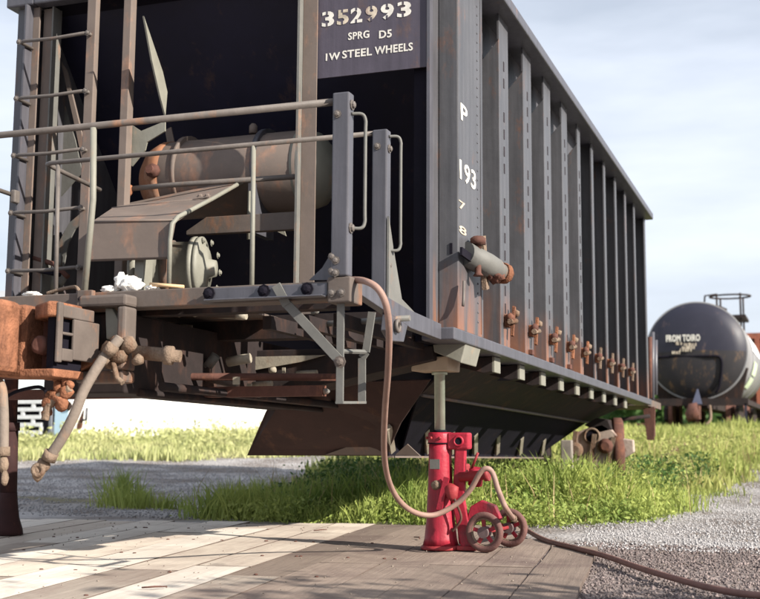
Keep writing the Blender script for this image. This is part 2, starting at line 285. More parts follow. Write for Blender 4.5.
# timber crossing: planks lie along a direction 7.3 degrees left of the car's
A7 = math.radians(7.3); D = Vector((-math.sin(A7), math.cos(A7), 0)); R7 = Vector((math.cos(A7), math.sin(A7), 0))
def plankmat(name, base, stain, amt):
    m = bpy.data.materials.new(name); m.use_nodes = True; t = m.node_tree; N = t.nodes.new; L = t.links.new; b = t.nodes['Principled BSDF']; b.inputs['Roughness'].default_value = .92; b.inputs['Specular IOR Level'].default_value = .12
    g = N('ShaderNodeNewGeometry'); oi_ = N('ShaderNodeObjectInfo'); mp = N('ShaderNodeMapping'); mp.inputs['Rotation'].default_value = (0, 0, -A7); L(g.outputs['Position'], mp.inputs[0])
    m2 = N('ShaderNodeMapping'); m2.inputs['Scale'].default_value = (38, 1.6, 10); L(mp.outputs[0], m2.inputs[0]); n1 = N('ShaderNodeTexNoise'); n1.inputs['Scale'].default_value = 1; n1.inputs['Detail'].default_value = 9; n1.inputs['Roughness'].default_value = .7; L(m2.outputs[0], n1.inputs['Vector'])
    n2 = N('ShaderNodeTexNoise'); n2.inputs['Scale'].default_value = 1.7; n2.inputs['Detail'].default_value = 9; n2.inputs['Roughness'].default_value = .68; n2.inputs['Distortion'].default_value = .6; L(g.outputs['Position'], n2.inputs['Vector'])
    r1 = N('ShaderNodeMapRange'); r1.inputs['From Min'].default_value = .3; r1.inputs['From Max'].default_value = .7; r1.inputs['To Min'].default_value = .80; r1.inputs['To Max'].default_value = 1.12; L(n1.outputs['Fac'], r1.inputs['Value'])
    r0 = N('ShaderNodeMapRange'); r0.inputs['To Min'].default_value = .8; r0.inputs['To Max'].default_value = 1.12; L(oi_.outputs['Random'], r0.inputs['Value']); mu = N('ShaderNodeMath'); mu.operation = 'MULTIPLY'; L(r1.outputs[0], mu.inputs[0]); L(r0.outputs[0], mu.inputs[1])
    v = N('ShaderNodeVectorMath'); v.operation = 'SCALE'; v.inputs[0].default_value = base; L(mu.outputs[0], v.inputs['Scale'])
    r2 = N('ShaderNodeMapRange'); r2.inputs['From Min'].default_value = .44; r2.inputs['From Max'].default_value = .66; r2.inputs['To Max'].default_value = amt; L(n2.outputs['Fac'], r2.inputs['Value'])
    x = N('ShaderNodeMix'); x.data_type = 'RGBA'; L(r2.outputs[0], x.inputs['Factor']); L(v.outputs[0], x.inputs['A']); x.inputs['B'].default_value = (*stain, 1); L(x.outputs['Result'], b.inputs['Base Color'])
    bp = N('ShaderNodeBump'); bp.inputs['Strength'].default_value = .45; bp.inputs['Distance'].default_value = .01; L(n1.outputs['Fac'], bp.inputs['Height']); L(bp.outputs[0], b.inputs['Normal']); return m
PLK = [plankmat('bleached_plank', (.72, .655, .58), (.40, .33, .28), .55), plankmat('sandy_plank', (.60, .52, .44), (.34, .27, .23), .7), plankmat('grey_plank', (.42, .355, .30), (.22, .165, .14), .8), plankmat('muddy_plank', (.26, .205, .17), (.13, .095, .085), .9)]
PLKE = mat('shade_dark_plank_edge', (.12, .09, .075), .3, nscale=6)  # plank sides coloured dark in place of shade in the joints
tcx = link(bpy.data.objects.new('timber_crossing', None)); tcx['kind'] = 'structure'; tcx.location = (0, 0, 0)
u = -6.2; k = 0; ru = random.Random(3)
while u < -.62:
    wd = ru.choice([.28, .3, .33, .36]); v = 2.4 + ru.random() * .8
    vend = 9.35 if u < -1.05 else 8.6 - (u + 1.05) * 1.6
    while v < vend - .4:
        ln = min(ru.uniform(2.2, 4.5), vend + ru.uniform(-.12, .12) - v); g = ru.choice([.002, .003, .004, .009])
        if ln > .3:
            def q(a, bb, z): return R7 * a + D * bb + Vector((0, 0, z))
            h0 = ru.uniform(-.002, .002); mb = MB(); nseg = 5; e = [ru.uniform(-.006, .006) for _ in range(nseg * 2 + 2)]
            top = [q(u + g + e[i], v + g + (ln - 2 * g) * i / nseg, h0 + ru.uniform(-.0015, .0015)) for i in range(nseg + 1)] + [q(u + wd - g + e[i + nseg], v + g + (ln - 2 * g) * i / nseg, h0 + ru.uniform(-.0015, .0015)) for i in range(nseg, -1, -1)]
            n = len(top); vs = top + [p + Vector((0, 0, -.09)) for p in top]
            fs = [(i, i + 1, n - 2 - i, n - 1 - i) for i in range(nseg)] + [(i, (i + 1) % n, (i + 1) % n + n, i + n) for i in range(n)]
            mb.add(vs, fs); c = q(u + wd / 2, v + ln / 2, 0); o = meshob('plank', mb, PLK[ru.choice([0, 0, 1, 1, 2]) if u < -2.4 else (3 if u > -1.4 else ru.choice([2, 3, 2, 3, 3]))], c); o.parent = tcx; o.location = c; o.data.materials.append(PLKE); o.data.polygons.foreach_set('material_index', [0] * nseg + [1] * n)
            pass
        v += ln + .01
    u += wd; k += 1
# bed below the planks (dirt in the joints)
mb = MB(); mb.prism([R7 * -6.3 + D * 2.2, R7 * -.5 + D * 2.2, R7 * -.5 + D * 7.4, R7 * -1.1 + D * 8.4, R7 * -1.2 + D * 9.3, R7 * -6.3 + D * 9.3], (0, 0, .004))
for v in mb.v: v.z -= .011
o = meshob('dirt_bed', mb, mat('packed_dirt', (.10, .075, .07), .35, .3, (.3, .25, .22), .95, nscale=5, bump=.4), (0, 0, 0)); o.parent = tcx

# ================================================================== HOPPER CAR (car frame: X across, Y away, Z up, zero at the camera)
car = cthing('hopper_car', (-3.6, 5.3, -.3), 'dark ribbed open-top hopper car raised off its wheels with stencilled end panel and railed platform', 'freight car')
XR, XS, XL, Y0, Y1, ZS, ZT = -2.0, -2.13, -5.2, 6.70, 15.72, .69, 3.22
P('side_sheet', MB().box((XS - .02, 6.74, ZS + .01), (XS, Y1, ZT - .03)), SIDE, car)
P('side_sheet', MB().box((-5.09, 6.74, ZS + .01), (-5.07, Y1, ZT - .03)), SIDE, car)
P('end_flange', MB().box((XS - .016, Y0, ZS + .07), (XS + .004, 6.765, ZT - .1)), POSTP, car)
# side posts
starts = [7.92 + .745 * i for i in range(11)]; starts[-1] = 15.58
sp0 = P('side_post', MB().prism([(XS + .001, 6.885, ZS + .076), (XR, 6.885, ZS + .076), (XR, 6.885, ZT - .086), (XS + .001, 6.885, ZT - .086)], (0, .585, 0)), RIBP, car, .008)
rv = MB(); dash = MB()
for z in np.arange(.86, 3.1, .062): rv.lathe([(.008, 0), (.006, .004), (.001, .005)], (XR, 7.33, z), (1, 0, 0), 6)
P('weld_seam', MB().box((XR, 7.405, ZS + .1), (XR + .004, 7.413, ZT - .1)), SIDE, car)
for i, s in enumerate(starts):
    if i < 5 and i < 4 or i == 4:
        wd = [.27, .28, .27, .25, .15][i]; hat = MB().prism([(XS + .001, s, ZS + .076), (XR, s, ZS + .076), (XR, s, ZT - .27), (XS + .001, s, ZT - .42)], (0, wd, 0)); q_ = P('side_post', hat, RIBP, car, .004); sub('post_strap', MB().box((XR - .014, s + .001, ZT - .275), (XR - .001, s + wd - .001, ZT - .086)), RIBP, q_)
        for z in np.arange(1.0, 2.85, .125):
            if (i * 7 + int(z * 8)) % 5: dash.box((XR, s + wd * .5 - .012, z), (XR + .003, s + wd * .5 + .012, z + .07))
    elif i < 10:
        m2 = MB().box((XR - .012, s, ZS + .076), (XR, s + .115, ZT - .08)); m2.box((XS + .001, s + .10, ZS + .077), (XR - .012, s + .113, ZT - .081)); P('side_post', m2, RIBP, car)
    else:
        m2 = MB().box((XR - .012, s, ZS + .076), (XR, s + .13, ZT - .08)); m2.box((XS + .001, s + .118, ZS + .077), (XR - .012, s + .128, ZT - .081)); P('side_post', m2, RIBP, car)
    m3 = MB().box((-5.2, s, ZS + .076), (-5.071, s + .12, ZT - .08)); P('side_post', m3, POSTP, car)
o = P('rivets', rv, POSTP, car); o['kind'] = 'stuff'
o = P('weld_dashes', dash, mat('dark_weld', (.025, .02, .025), .2), car); o['kind'] = 'stuff'
P('handhold_slot', MB().box((-2.055, 6.879, 1.235), (-2.038, 6.886, 1.30)), BLK, car)
P('top_chord', MB().box((-2.16, 6.69, ZT - .085), (-1.90, Y1 + .04, ZT)), POSTP, car, .012)
P('top_chord', MB().box((-5.27, 6.69, ZT - .085), (-5.04, Y1 + .04, ZT)), POSTP, car, .012)
P('top_chord', MB().box((-5.04, 6.69, ZT - .084), (-2.16, 6.79, ZT - .001)), POSTP, car, .012)
P('side_sill', MB().box((-2.18, Y0 + .01, ZS), (-1.975, Y1 + .03, ZS + .075)), POSTP, car, .008)
P('side_sill', MB().box((-5.22, Y0 + .01, ZS), (-5.02, Y1 + .03, ZS + .075)), POSTP, car, .008)
P('end_sheet', MB().box((-5.07, Y1 - .02, .7), (XS - .02, Y1 - .001, ZT - .09)), SIDE, car)
# slope sheets over the hopper
P('slope_sheet', MB().prism([(-5.068, 6.93, 3.13), (-2.152, 6.93, 3.13), (-2.152, 9.1, .60), (-5.068, 9.1, .60)], (0, .02, .015)), mat('navy_black_slope_sheet', (.010, .010, .026), .4, .2, (.05, .03, .03), .6, nscale=2, bump=.1), car)
P('cross_hood', MB().prism([(-5.06, 6.79, 3.2), (-2.155, 6.79, 3.2), (-2.155, 6.93, 3.12), (-5.06, 6.93, 3.12)], (0, .01, .02)), BLK, car)
# corner, sign plate and end posts
P('corner_post', MB().box((-2.245, 6.755, ZS + .076), (XS - .021, 6.77, 3.13)), BLK, car)  # near post and plate behind painted black for the flange's shade
P('inner_corner_plate', MB().box((-2.24, 6.771, ZS), (-2.152, 7.4, 2.37)), BLK, car)
sg = P('sign_plate', MB().box((-2.915, 6.715, 2.375), (-2.152, 6.727, 3.12)), SIGNM, car)
sy = 6.714; xd = (1, 0, 0); zd = (0, 0, 1)
def sgt(s, px0, px1, pyb, hpx, mt, stencil=(), bold=.03):
    a = C(px0, pyb[0], 'Y', sy); b = C(px1, pyb[1], 'Y', sy); h = hpx * a.y / 1190 * 1.02
    zc = (a.z + b.z) / 2 - .0; t = text('lettering', s, h * 1.38, (a.x, sy, zc), xd, zd, mt, sg, True, .0015, bold, fit=(b.x - a.x)); return a, b, h
digs = '352993'; xa = [321, 336.5, 350.5, 365.5, 380.5, 396]; xb = [333, 348, 362, 377, 393.5, 410]; cols = [WHITE, WORNW, WHITE, WORNW, WHITE, WHITE]
zb = C(366, 21, 'Y', sy).z
for ch, a, b_, mt in zip(digs, xa, xb, cols):
    p = C(a, 20, 'Y', sy); q = C(b_, 20, 'Y', sy); text('lettering', ch, .132, (p.x, sy, zb), xd, zd, mt, sg, True, .0015, .03, fit=q.x - p.x)
    cxx = (p.x + q.x) / 2; sub('stencil_gap', MB().box((cxx - .006, sy - .0026, zb - .004), (cxx + .006, sy + .0006, zb + .02)), SIGNM, sg); sub('stencil_gap', MB().box((cxx - .006, sy - .0026, zb + .076), (cxx + .006, sy + .0006, zb + .102)), SIGNM, sg)
def lineof(s, px0, px1, py0, hh, mt):
    a = C(px0, py0, 'Y', sy); b = C(px1, py0, 'Y', sy); text('lettering', s, hh, (a.x, sy, a.z), xd, zd, mt, sg, True, .0015, .02, fit=b.x - a.x)
lineof('SPRG', 348, 369, 40, .066, WHITE); lineof('D5', 378.5, 391, 38.5, .07, WHITE)
lineof('1W', 324, 338, 61, .066, WHITE); lineof('STEEL', 342, 371.5, 58.5, .07, WHITE); lineof('WHEELS', 375, 413, 54.5, .07, WHITE)
for i in range(2): sub('edge_weld', MB().box((-2.925 + 0 * i, 6.712, 2.40 + .36 * i), (-2.915, 6.7135, 2.74 + .36 * i)), BLK, sg)
# reporting marks on the first side post
def sidetxt(s, px0, px1, py, hh, mt):
    a = C(px0, py, 'X', XR + .002); b = C(px1, py, 'X', XR + .002); return text('lettering', s, hh, a, (0, 1, 0), zd, mt, sp0, True, .0015, .015, fit=b.y - a.y)
sidetxt('P', 460, 466.5, 118, .15, WHITE); sidetxt('193', 457.5, 473.5, 176, .17, WHITE); sidetxt('7', 458.6, 464.5, 207, .07, WORNW); sidetxt('8', 459, 466, 232, .07, WORNW)

def angle_post(x0, x1, z0, z1, y=Y0, fl=.10, m1=POSTP):
    mb = MB().box((x0 + .013, y + fl - .012, z0), (x1, y + fl, z1)); mb.box((x0, y, z0), (x0 + .013, y + fl, z1)); return mb
P('end_post', MB().box((-2.968, 6.688, .842), (-2.872, 6.70, 3.13)), TAN, car); P('end_post_sunlit_flange', MB().box((-2.985, 6.635, .842), (-2.970, 6.70, 3.13)), PALE, car)  # flange coloured paler than its post to show sun on that face
e2 = MB().box((-4.285, 6.66, .842), (-4.225, 6.73, 3.13)); P('end_post', e2, TAN, car, .005)
# ladder: stile plus rungs to the left corner post
lad = P('ladder_stile', MB().box((-4.545, 6.62, .80), (-4.475, 6.67, 3.3)), TAN, car, .005)
P('corner_post', MB().box((-5.199, 6.74, ZS + .08), (-5.095, 6.76, ZT - .09)), SIDE, car)
P('corner_post', MB().box((-5.085, 6.66, ZS + .08), (-5.072, 6.86, ZT - .09)), POSTP, car)
P('corner_post', MB().box((-5.070, 6.74, ZS + .08), (-5.02, 6.755, ZT - .09)), TAN, car)
P('corner_post', MB().box((-5.019, 6.79, ZS + .08), (-4.93, 6.80, ZT - .09)), TAN, car)
P('corner_post', MB().box((-4.93, 6.76, ZS + .08), (-4.918, 6.86, ZT - .09)), PALE, car)
for (xa_, ya_, xb_, yb_) in [(26, 42, 92, 33.5), (21.5, 99, 90.5, 91), (18, 155.5, 87, 150), (17, 214, 86, 207), (15, 272.5, 84, 266)]:
    a = C(xa_, ya_, 'Y', 6.60); b = C(xb_, yb_, 'Y', 6.60); a.x = -5.06; b.x = -4.51; z = (a.z + b.z) / 2
    a.z = b.z = z; r = P('ladder_rung', MB().tube([(a.x, 6.73, z), (a.x, 6.60, z), (a.x + .04, 6.58, z), ((a.x + b.x) / 2, 6.58, z - .008), (b.x - .03, 6.58, z), (b.x, 6.60, z), (b.x, 6.64, z)], .0125, 8), RAIL, car)
    bolts([(a.x, 6.578, z), (b.x, 6.583, z)], (0, -1, 0), .014, RAIL, r)
z = 3.12 + .16
# rod and bracket at the left corner
P('corner_rod', MB().tube([C(-60, 170, 'X', -5.10), C(17.5, 196.5, 'X', -5.10)], .016, 8), RAIL, car); bb = P('rod_bracket', MB().box((-5.09, 6.6, 1.70), (-5.05, 6.66, 1.79)), RAIL, car, .01)
# gussets, fins and braces in the end bay
def plate(name, pts, ax, val, th, m, bev=0):
    v = [C(x, y, ax, val) for x, y in pts]; e = [0, 0, 0]; e['XYZ'.index(ax)] = th if ax == 'Y' else -th; return P(name, MB().prism(v, e), m, car, bev)
plate('slope_fin', [(144, 16), (163, 72), (167.5, 92), (165.5, 116), (160, 95), (152, 60)], 'X', -4.0, .012, CREAM)
plate('gusset', [(126, 124), (132, 125), (141, 131), (165, 121), (165, 131), (147, 142), (145, 150), (132, 166), (126, 163)], 'Y', 6.74, .012, CREAM)
plate('gusset', [(54, 78), (63, 100), (75, 140), (82, 172), (54, 204)], 'Y', 7.15, .012, PALE)
plate('brace_bar', [(61, 62), (66, 70), (86, 152), (82, 160)], 'Y', 7.0, .02, TAN)
plate('slope_fin', [(44.5, 47), (52, 63), (51, 80), (46, 175), (44, 175)], 'Y', 7.05, .02, CREAM)
plate('inner_post', [(40, 175), (47, 175), (46, 262), (39, 262)], 'Y', 6.95, .05, PALE)
plate('inner_post', [(50, 235), (55, 235), (54, 264), (49, 264)], 'Y', 6.95, .05, PALE)
mb = MB(); arc = [C(x, y, 'Y', 7.1) for x, y in [(54, 292), (55, 262), (60, 240), (69, 223), (81, 213), (94, 210), (94, 220), (84, 221), (75, 229), (68, 243), (64, 264), (62, 292)]]
P('arch_gusset', MB().prism(arc, (0, .012, 0)), PALE, car)
plate('reservoir_bracket', [(165, 130), (171, 127), (176, 150), (170, 160)], 'Y', 7.3, .01, TAN)
# air reservoir
res = P('air_reservoir', MB().lathe([(.02, -.06), (.16, -.035), (.235, .03), (.272, .12), (.272, 1.16), (.24, 1.25), (.16, 1.31), (.02, 1.34)], (-4.28, 7.15, 1.90), (1, 0, 0), 32), TAN, car)
P('reservoir_end', MB().lathe([(.02, -.075), (.162, -.045), (.238, .022), (.276, .11), (.276, .16)], (-4.28, 7.15, 1.90), (1, 0, 0), 32), mat('rusted_reservoir_end', (.22, .10, .055), .3, .5, (.3, .2, .15), .8, nscale=6), car)
P('reservoir_end', MB().lathe([(.276, 1.14), (.245, 1.255), (.165, 1.32), (.02, 1.35)], (-4.28, 7.15, 1.90), (1, 0, 0), 32), CREAM, car)
for xx in (-4.02, -3.42): P('reservoir_strap', MB().lathe([(.281, 0), (.283, .0), (.283, .035), (.281, .035)], (xx, 7.15, 1.92), (1, 0, 0), 32), TAN if xx != -3.42 else POSTP, car)
P('reservoir_plug', MB().lathe([(.05, 0), (.05, .03), (.03, .035), (.03, .07)], (-4.14, 6.88, 1.91), (0, -1, 0), 8), RUSTD, car)
P('filler_knob', MB().lathe([(.03, 0), (.03, .05), (.015, .07)], (-3.02 - .5, 7.12, 2.18), (0, 0, 1), 8), TAN, car)
P('reservoir_cradle', MB().box((-3.44, 6.9, 1.45), (-3.39, 7.2, 1.78)), POSTP, car)
P('reservoir_hanger_rod', MB().tube([(-3.42, 6.88, 1.4), (-3.42, 6.88, 1.72)], .012), CREAM, car)
P('pipe', MB().tube([C(127, 189, 'Y', 6.75), C(172, 185, 'Y', 6.75), C(305, 176, 'Y', 6.75)], .018, 8), RAIL, car)
P('pipe_joint', MB().blob(C(128, 190, 'Y', 6.74), (.035, .03, .05), 3), RUST, car)
plate('cross_channel', [(186, 231), (206, 217), (303, 211), (303, 228), (300, 229), (186, 235)], 'Y', 6.72, .05, BROWN, .004)
plate('small_fin', [(270, 228), (283, 227), (286, 236)], 'Y', 6.9, .01, CREAM)
# bent cover plate over the brake gear
a0, a1 = C(126, 204, 'Y', 6.9), C(247, 178, 'Y', 6.9); b0, b1 = C(93, 222, 'Y', 6.0), C(211, 198, 'Y', 6.45)
z1 = 1.41; A_ = [Vector((-4.40, 6.95, 1.735)), Vector((-3.42, 6.95, 1.80))]; B_ = [Vector((-4.31, 6.45, 1.585)), Vector((-3.42, 6.45, 1.60))]; Cc = [Vector((-4.04, 5.95, 1.395)), Vector((-3.44, 5.95, 1.39))]; Dd = [Vector((-4.04, 5.93, 1.165)), Vector((-3.47, 5.93, 1.15))]
def fit(p, px, py, yy): q = C(px, py, 'Y', yy); return q
A_ = [C(128, 203, 'Y', 6.9), C(248, 178, 'Y', 6.9)]; B_ = [C(112, 208, 'Y', 6.45), C(211, 198, 'Y', 6.45)]; Cc = [C(91, 222, 'Y', 5.95), C(175, 220, 'Y', 5.95)]; Dd = [C(90, 259.5, 'Y', 5.94), C(168, 257, 'Y', 5.94)]
mb = MB(); rows = [A_, B_, Cc, Dd]; vs = [p for r_ in rows for p in r_] + [p + Vector((0, .012, -.012)) for r_ in rows for p in r_]
fs = []
for i in range(3): a = i * 2; fs += [(a, a + 1, a + 3, a + 2), (a + 8, a + 10, a + 11, a + 9), (a, a + 2, a + 10, a + 8), (a + 1, a + 9, a + 11, a + 3)]
fs += [(0, 8, 9, 1), (6, 7, 15, 14)]; mb.add(vs, fs); cp = P('bent_cover_plate', mb, TAN, car, .003)
sub('fold_lip', MB().tube([Cc[0], Cc[1]], .007, 6), TAN, cp); sub('seam', MB().tube([B_[0], B_[1]], .006, 6), TAN, cp)
bolts([B_[1] + Vector((-.02, -.01, .01)), B_[1] + Vector((-.07, -.01, .012))], (0, -.4, 1), .016, TAN, cp)
P('edge_pipe', MB().tube([C(247, 179, 'Y', 6.88), C(212, 199, 'Y', 6.43), C(178, 217, 'Y', 5.98), C(172, 224, 'Y', 5.93), C(170, 240, 'Y', 5.93), C(169, 284, 'Y', 5.93)], .014, 8), CREAM, car)
# brake cylinder
bc = P('brake_cylinder', MB().lathe([(.05, -.42), (.15, -.40), (.175, -.35), (.165, -.35), (.165, -.03), (.196, -.03), (.196, 0), (.16, .001)], (-3.49, 6.35, 1.13), (1, .25, 0), 28), CREAM, car)
P('cylinder_head', MB().lathe([(.194, .004), (.196, .03), (.15, .034), (.13, .055), (.06, .065), (.05, .11), (.02, .115)], (-3.49, 6.35, 1.13), (1, .25, 0), 28), CREAM, car)
P('cylinder_strap', MB().lathe([(.167, -.2), (.176, -.2), (.176, -.15), (.167, -.15)], (-3.49, 6.35, 1.13), (1, .25, 0), 28), BROWN, car)
bolts([Vector((-3.47, 6.35, 1.13)) + Vector((0, math.cos(a) * .168, math.sin(a) * .175)) + Vector((.03, .01, 0)) for a in np.arange(0, 6.2, .628)], (1, .25, 0), .014, CREAM, bc)
P('gear_bracket', MB().box((-3.72, 6.0, .84), (-3.66, 6.1, 1.15)), CREAM, car)
for i, (x, y) in enumerate([(38, 277), (51, 282), (62, 277), (47, 268), (58, 262)]): P('brake_valve_piece', MB().blob(C(x, y, 'Y', 6.9), (.035, .03, .06), i), [PALE, CREAM][i % 2], car)
P('brake_lever', MB().tube([C(34, 258, 'Y', 6.8), C(54, 264, 'Y', 6.8), C(68, 277, 'Y', 6.8)], .018), RUSTD, car); P('brake_lever', MB().tube([C(34, 270, 'Y', 6.75), C(60, 275, 'Y', 6.75)], .014), BLK, car)

# platform, end sill and railings
es = P('end_sill', MB().box((-5.2, 5.24, .748), (-2.166, 5.36, .838)), BROWN, car, .006)
P('platform_plate', MB().box((-5.18, 5.361, .815), (-3.0, 6.5, .828)), BROWN, car)
pl = MB().box((-2.165, 5.205, .728), (-2.045, 5.37, .853)); ec = P('sill_end_casting', pl, RUSTP if 0 else BROWN, car, .008)
bolts([(-2.14, 5.204, .775), (-2.09, 5.204, .775), (-2.14, 5.204, .818 + .06), (-2.14, 5.204, .95)], (0, -1, 0), .014, RAIL, ec)
ap = C(219, 289, 'Y', 5.22); bp_ = C(313, 299, 'Y', 5.22)
an = P('sill_angle', MB().box((-2.80, 5.212, .762), (-2.168, 5.239, .826)).box((-2.80, 5.15, .755), (-2.168, 5.212, .763)), POSTP, car, .004); bolts([(-2.80, 5.21, .80), (-2.50, 5.21, .80), (-2.27, 5.21, .80)], (0, -1, 0), .022, BLK, an)
def hrpost(x0, x1, y, z0, z1, yd=.07):
    return P('handrail_post', MB().box((x0, y, z0), (x1, y + yd, z1)), POSTP, car, .008)
p1 = hrpost(-2.147, -2.06, 5.20, .854, 1.76); p2 = hrpost(-2.20, -2.115, 5.90, .80, 1.765)
bolts([(-2.12, 5.198, 1.65), (-2.12, 5.198, .93), (-2.12, 5.198, .87)], (0, -1, 0), .014, RAIL, p1); bolts([(-2.17, 5.898, 1.67)], (0, -1, 0), .014, RAIL, p2)
bolts([(-2.058, 5.235, 1.70), (-2.058, 5.235, 1.09)], (1, 0, 0), .018, RAIL, p1); bolts([(-2.113, 5.935, 1.66), (-2.113, 5.935, 1.02)], (1, 0, 0), .016, RAIL, p2)
plate('post_gusset', [(336, 245), (336, 280), (309, 280), (322, 268)], 'Y', 5.26, .012, POSTP)
def grab(x, y, zt, zb, out): return P('grab_iron', MB().tube(spline([Vector((x, y, zt)), Vector((x + out * .75, y + .02, zt)), Vector((x + out, y + .03, zt - .03)), Vector((x + out, y + .03, zt - .1)), Vector((x + out, y + .03, zb + .1)), Vector((x + out, y + .03, zb + .03)), Vector((x + out * .75, y + .02, zb)), Vector((x, y, zb))], 5), .0085, 8), PALE, car)
g1 = C(367, 112, 'Y', 5.26); g2 = C(367, 228, 'Y', 5.26); grab(-2.06, 5.235, g1.z - .01, g2.z, .062)
g1 = C(407, 138, 'Y', 5.96); g2 = C(407, 250, 'Y', 5.96); grab(-2.115, 5.935, g1.z + .01, g2.z, .058)
zr = 1.724; P('handrail', MB().tube([(-6.2, 5.235, zr + .012), (-2.146, 5.235, zr)], .0185, 12), RAIL, car)
h0 = C(44, 165, 'Y', 5.93); h1 = C(380, 131.5, 'Y', 5.93); zz = (h0.z + h1.z) / 2; tip = C(100, 190, 'Y', 6.6); tip.z = zz; tip.x = h0.x; q1 = C(100, 190, 'X', h0.x)
P('handrail', MB().tube([(h1.x, 5.93, zz), (h0.x + .05, 5.93, zz), (h0.x + .01, 5.95, zz), (h0.x, 6.0, zz), q1], .0145, 12), RAIL, car)
st = P('stanchion', MB().tube([C(93.5, 128, 'Y', 5.225), C(93, 200, 'Y', 5.225), C(84.5, 292, 'Y', 5.225)], .0175, 10), CREAM, car); fp = C(84, 290, 'Y', 5.2)
ft = P('stanchion_foot', MB().box((fp.x - .045, 5.205, fp.z - .085), (fp.x + .045, 5.239, fp.z + .0)), BROWN, car, .004); bolts([(fp.x - .022, 5.204, fp.z - .045), (fp.x + .022, 5.204, fp.z - .045)], (0, -1, 0), .009, BLK, ft)
for px, yb in ((57.5, 288), (253, 288)):
    a = C(px + .7, 165 if px < 100 else 146, 'Y', 5.93); b = C(px - 1, yb, 'Y', 5.93); P('stanchion', MB().tube([a, (b.x, 5.93, .83)], .0135, 10), CREAM if px > 100 else RAIL, car)
# side sill extension to the platform
e0 = C(349, 283, 'X', -2.05); e1 = C(430, 327, 'X', -2.05)
P('sill_extension', MB().prism([(-2.055, 5.371, .852), (-2.055, 5.371, .785), (-2.055, 6.15, .70), (-2.055, 6.708, ZS + .001), (-2.055, 6.708, ZS + .095), (-2.055, 6.1, .80)], (-.05, 0, 0)), POSTP, car, .004)
P('post_foot_plate', MB().prism([(-2.112, 5.90, 1.28), (-2.112, 5.975, 1.12), (-2.112, 6.12, .86), (-2.112, 6.40, .80), (-2.112, 6.42, .765), (-2.112, 5.90, .765)], (.012, 0, 0)), PALE, car)
hk = [C(x, y, 'X', -2.056) for x, y in [(388, 312), (409, 320), (404, 342), (392, 341), (386, 330)]]
P('pull_lug', MB().prism(hk, (-.03, 0, 0)), POSTP, car, .004); c = C(398, 326, 'X', -2.04); P('pull_lug_eye', MB().torus(c, (1, 0, 0), .028, .011, 16, 6), RAIL, car)
P('jacking_bracket', MB().prism([C(431, 333, 'Y', 7.0), C(466, 343, 'Y', 7.0), C(461, 363, 'Y', 7.0), C(434, 352, 'Y', 7.0)], (0, .35, 0)), CREAM, car, .006)
# sill step
sx = C(341, 300, 'Y', 5.25).x; z0 = .257
P('step_hanger', MB().box((sx - .02, 5.245, z0), (sx + .018, 5.256, .747)), PALE, car, .002)
k0, k1, k2, k3 = C(372, 312, 'Y', 5.55), C(366, 352, 'Y', 5.55), C(362, 358, 'Y', 5.55), C(362, 402, 'Y', 5.55)
P('step_hanger', MB().bar(k0, k1, .038, .011, (0, 1, 0)).bar(k1, k2, .038, .012, (0, 1, 0)).bar(k2, k3, .038, .011, (0, 1, 0)), PALE, car)
P('step_tread', MB().prism([(sx - .02, 5.243, z0 - .008), (sx + .02, 5.243, z0 - .008), k3 + Vector((.02, .01, -.008)), k3 + Vector((-.02, .01, -.008))], (0, 0, .012)), PALE, car)
P('step_tread', MB().bar((sx, 5.26, .50), k1 + Vector((0, -.008, .0)), .02, .012, (0, 1, 0)), PALE, car)
d0 = C(279, 287, 'Y', 5.21); d1 = C(341, 362, 'Y', 5.235); db = P('step_brace', MB().bar(C(276, 285, 'Y', 5.205), C(287, 305, 'Y', 5.215), .045, .011, (0, 1, 0)).bar(C(286, 303, 'Y', 5.218), d1, .045, .011, (0, 1, 0)), PALE, car)
bolts([d1 + Vector((0, -.012, 0))], (0, -1, 0), .02, BROWN, db)
P('step_crossbar', MB().tube([C(310, 325, 'Y', 5.9), C(410, 318, 'Y', 5.9)], .016, 8), PALE, car)
# centre sill, bolster, underframe
P('centre_sill', MB().box((-3.80, 5.75, .34), (-3.40, 15.7, .36)).box((-3.42, 5.75, .36), (-3.40, 15.7, .745)).box((-3.80, 5.75, .36), (-3.78, 15.7, .745)), UNDER, car)
P('draft_pocket', MB().box((-3.86, 5.36, .32), (-3.36, 5.74, .742)), UNDER, car, .01)
P('platform_rib', MB().box((-5.1, 5.5, .74), (-2.2, 5.6, .814)), UNDER, car); P('platform_rib', MB().box((-5.1, 6.45, .7), (-2.2, 6.6, .84)), UNDER, car)
P('bolster', MB().prism([(-2.2, 7.0, .685), (-5.0, 7.0, .685), (-5.0, 7.0, .6), (-4.1, 7.0, .42), (-3.1, 7.0, .42), (-2.2, 7.0, .6)], (0, .35, 0)), UNDER, car, .006)
P('bolster_sun_patch', MB().prism([C(243, 357, 'Y', 6.98), C(325, 355, 'Y', 6.98), C(300, 362, 'Y', 6.98), C(243, 372, 'Y', 6.98)], (0, .015, 0)), BRIGHT, car)  # pale plate added as the sunlit part of the bolster face
plate('gap_light_plate', [(180, 324), (192, 325), (191, 347)], 'Y', 6.2, .01, BRIGHT)  # pale plate stands in for brightness seen through a gap
plate('sill_bracket_or_gap_light', [(198, 325), (212, 319), (245, 321), (232, 330), (227, 335), (216, 327)], 'Y', 6.6, .012, BRIGHT)  # another pale stand-in for a bright gap, not a separate bracket
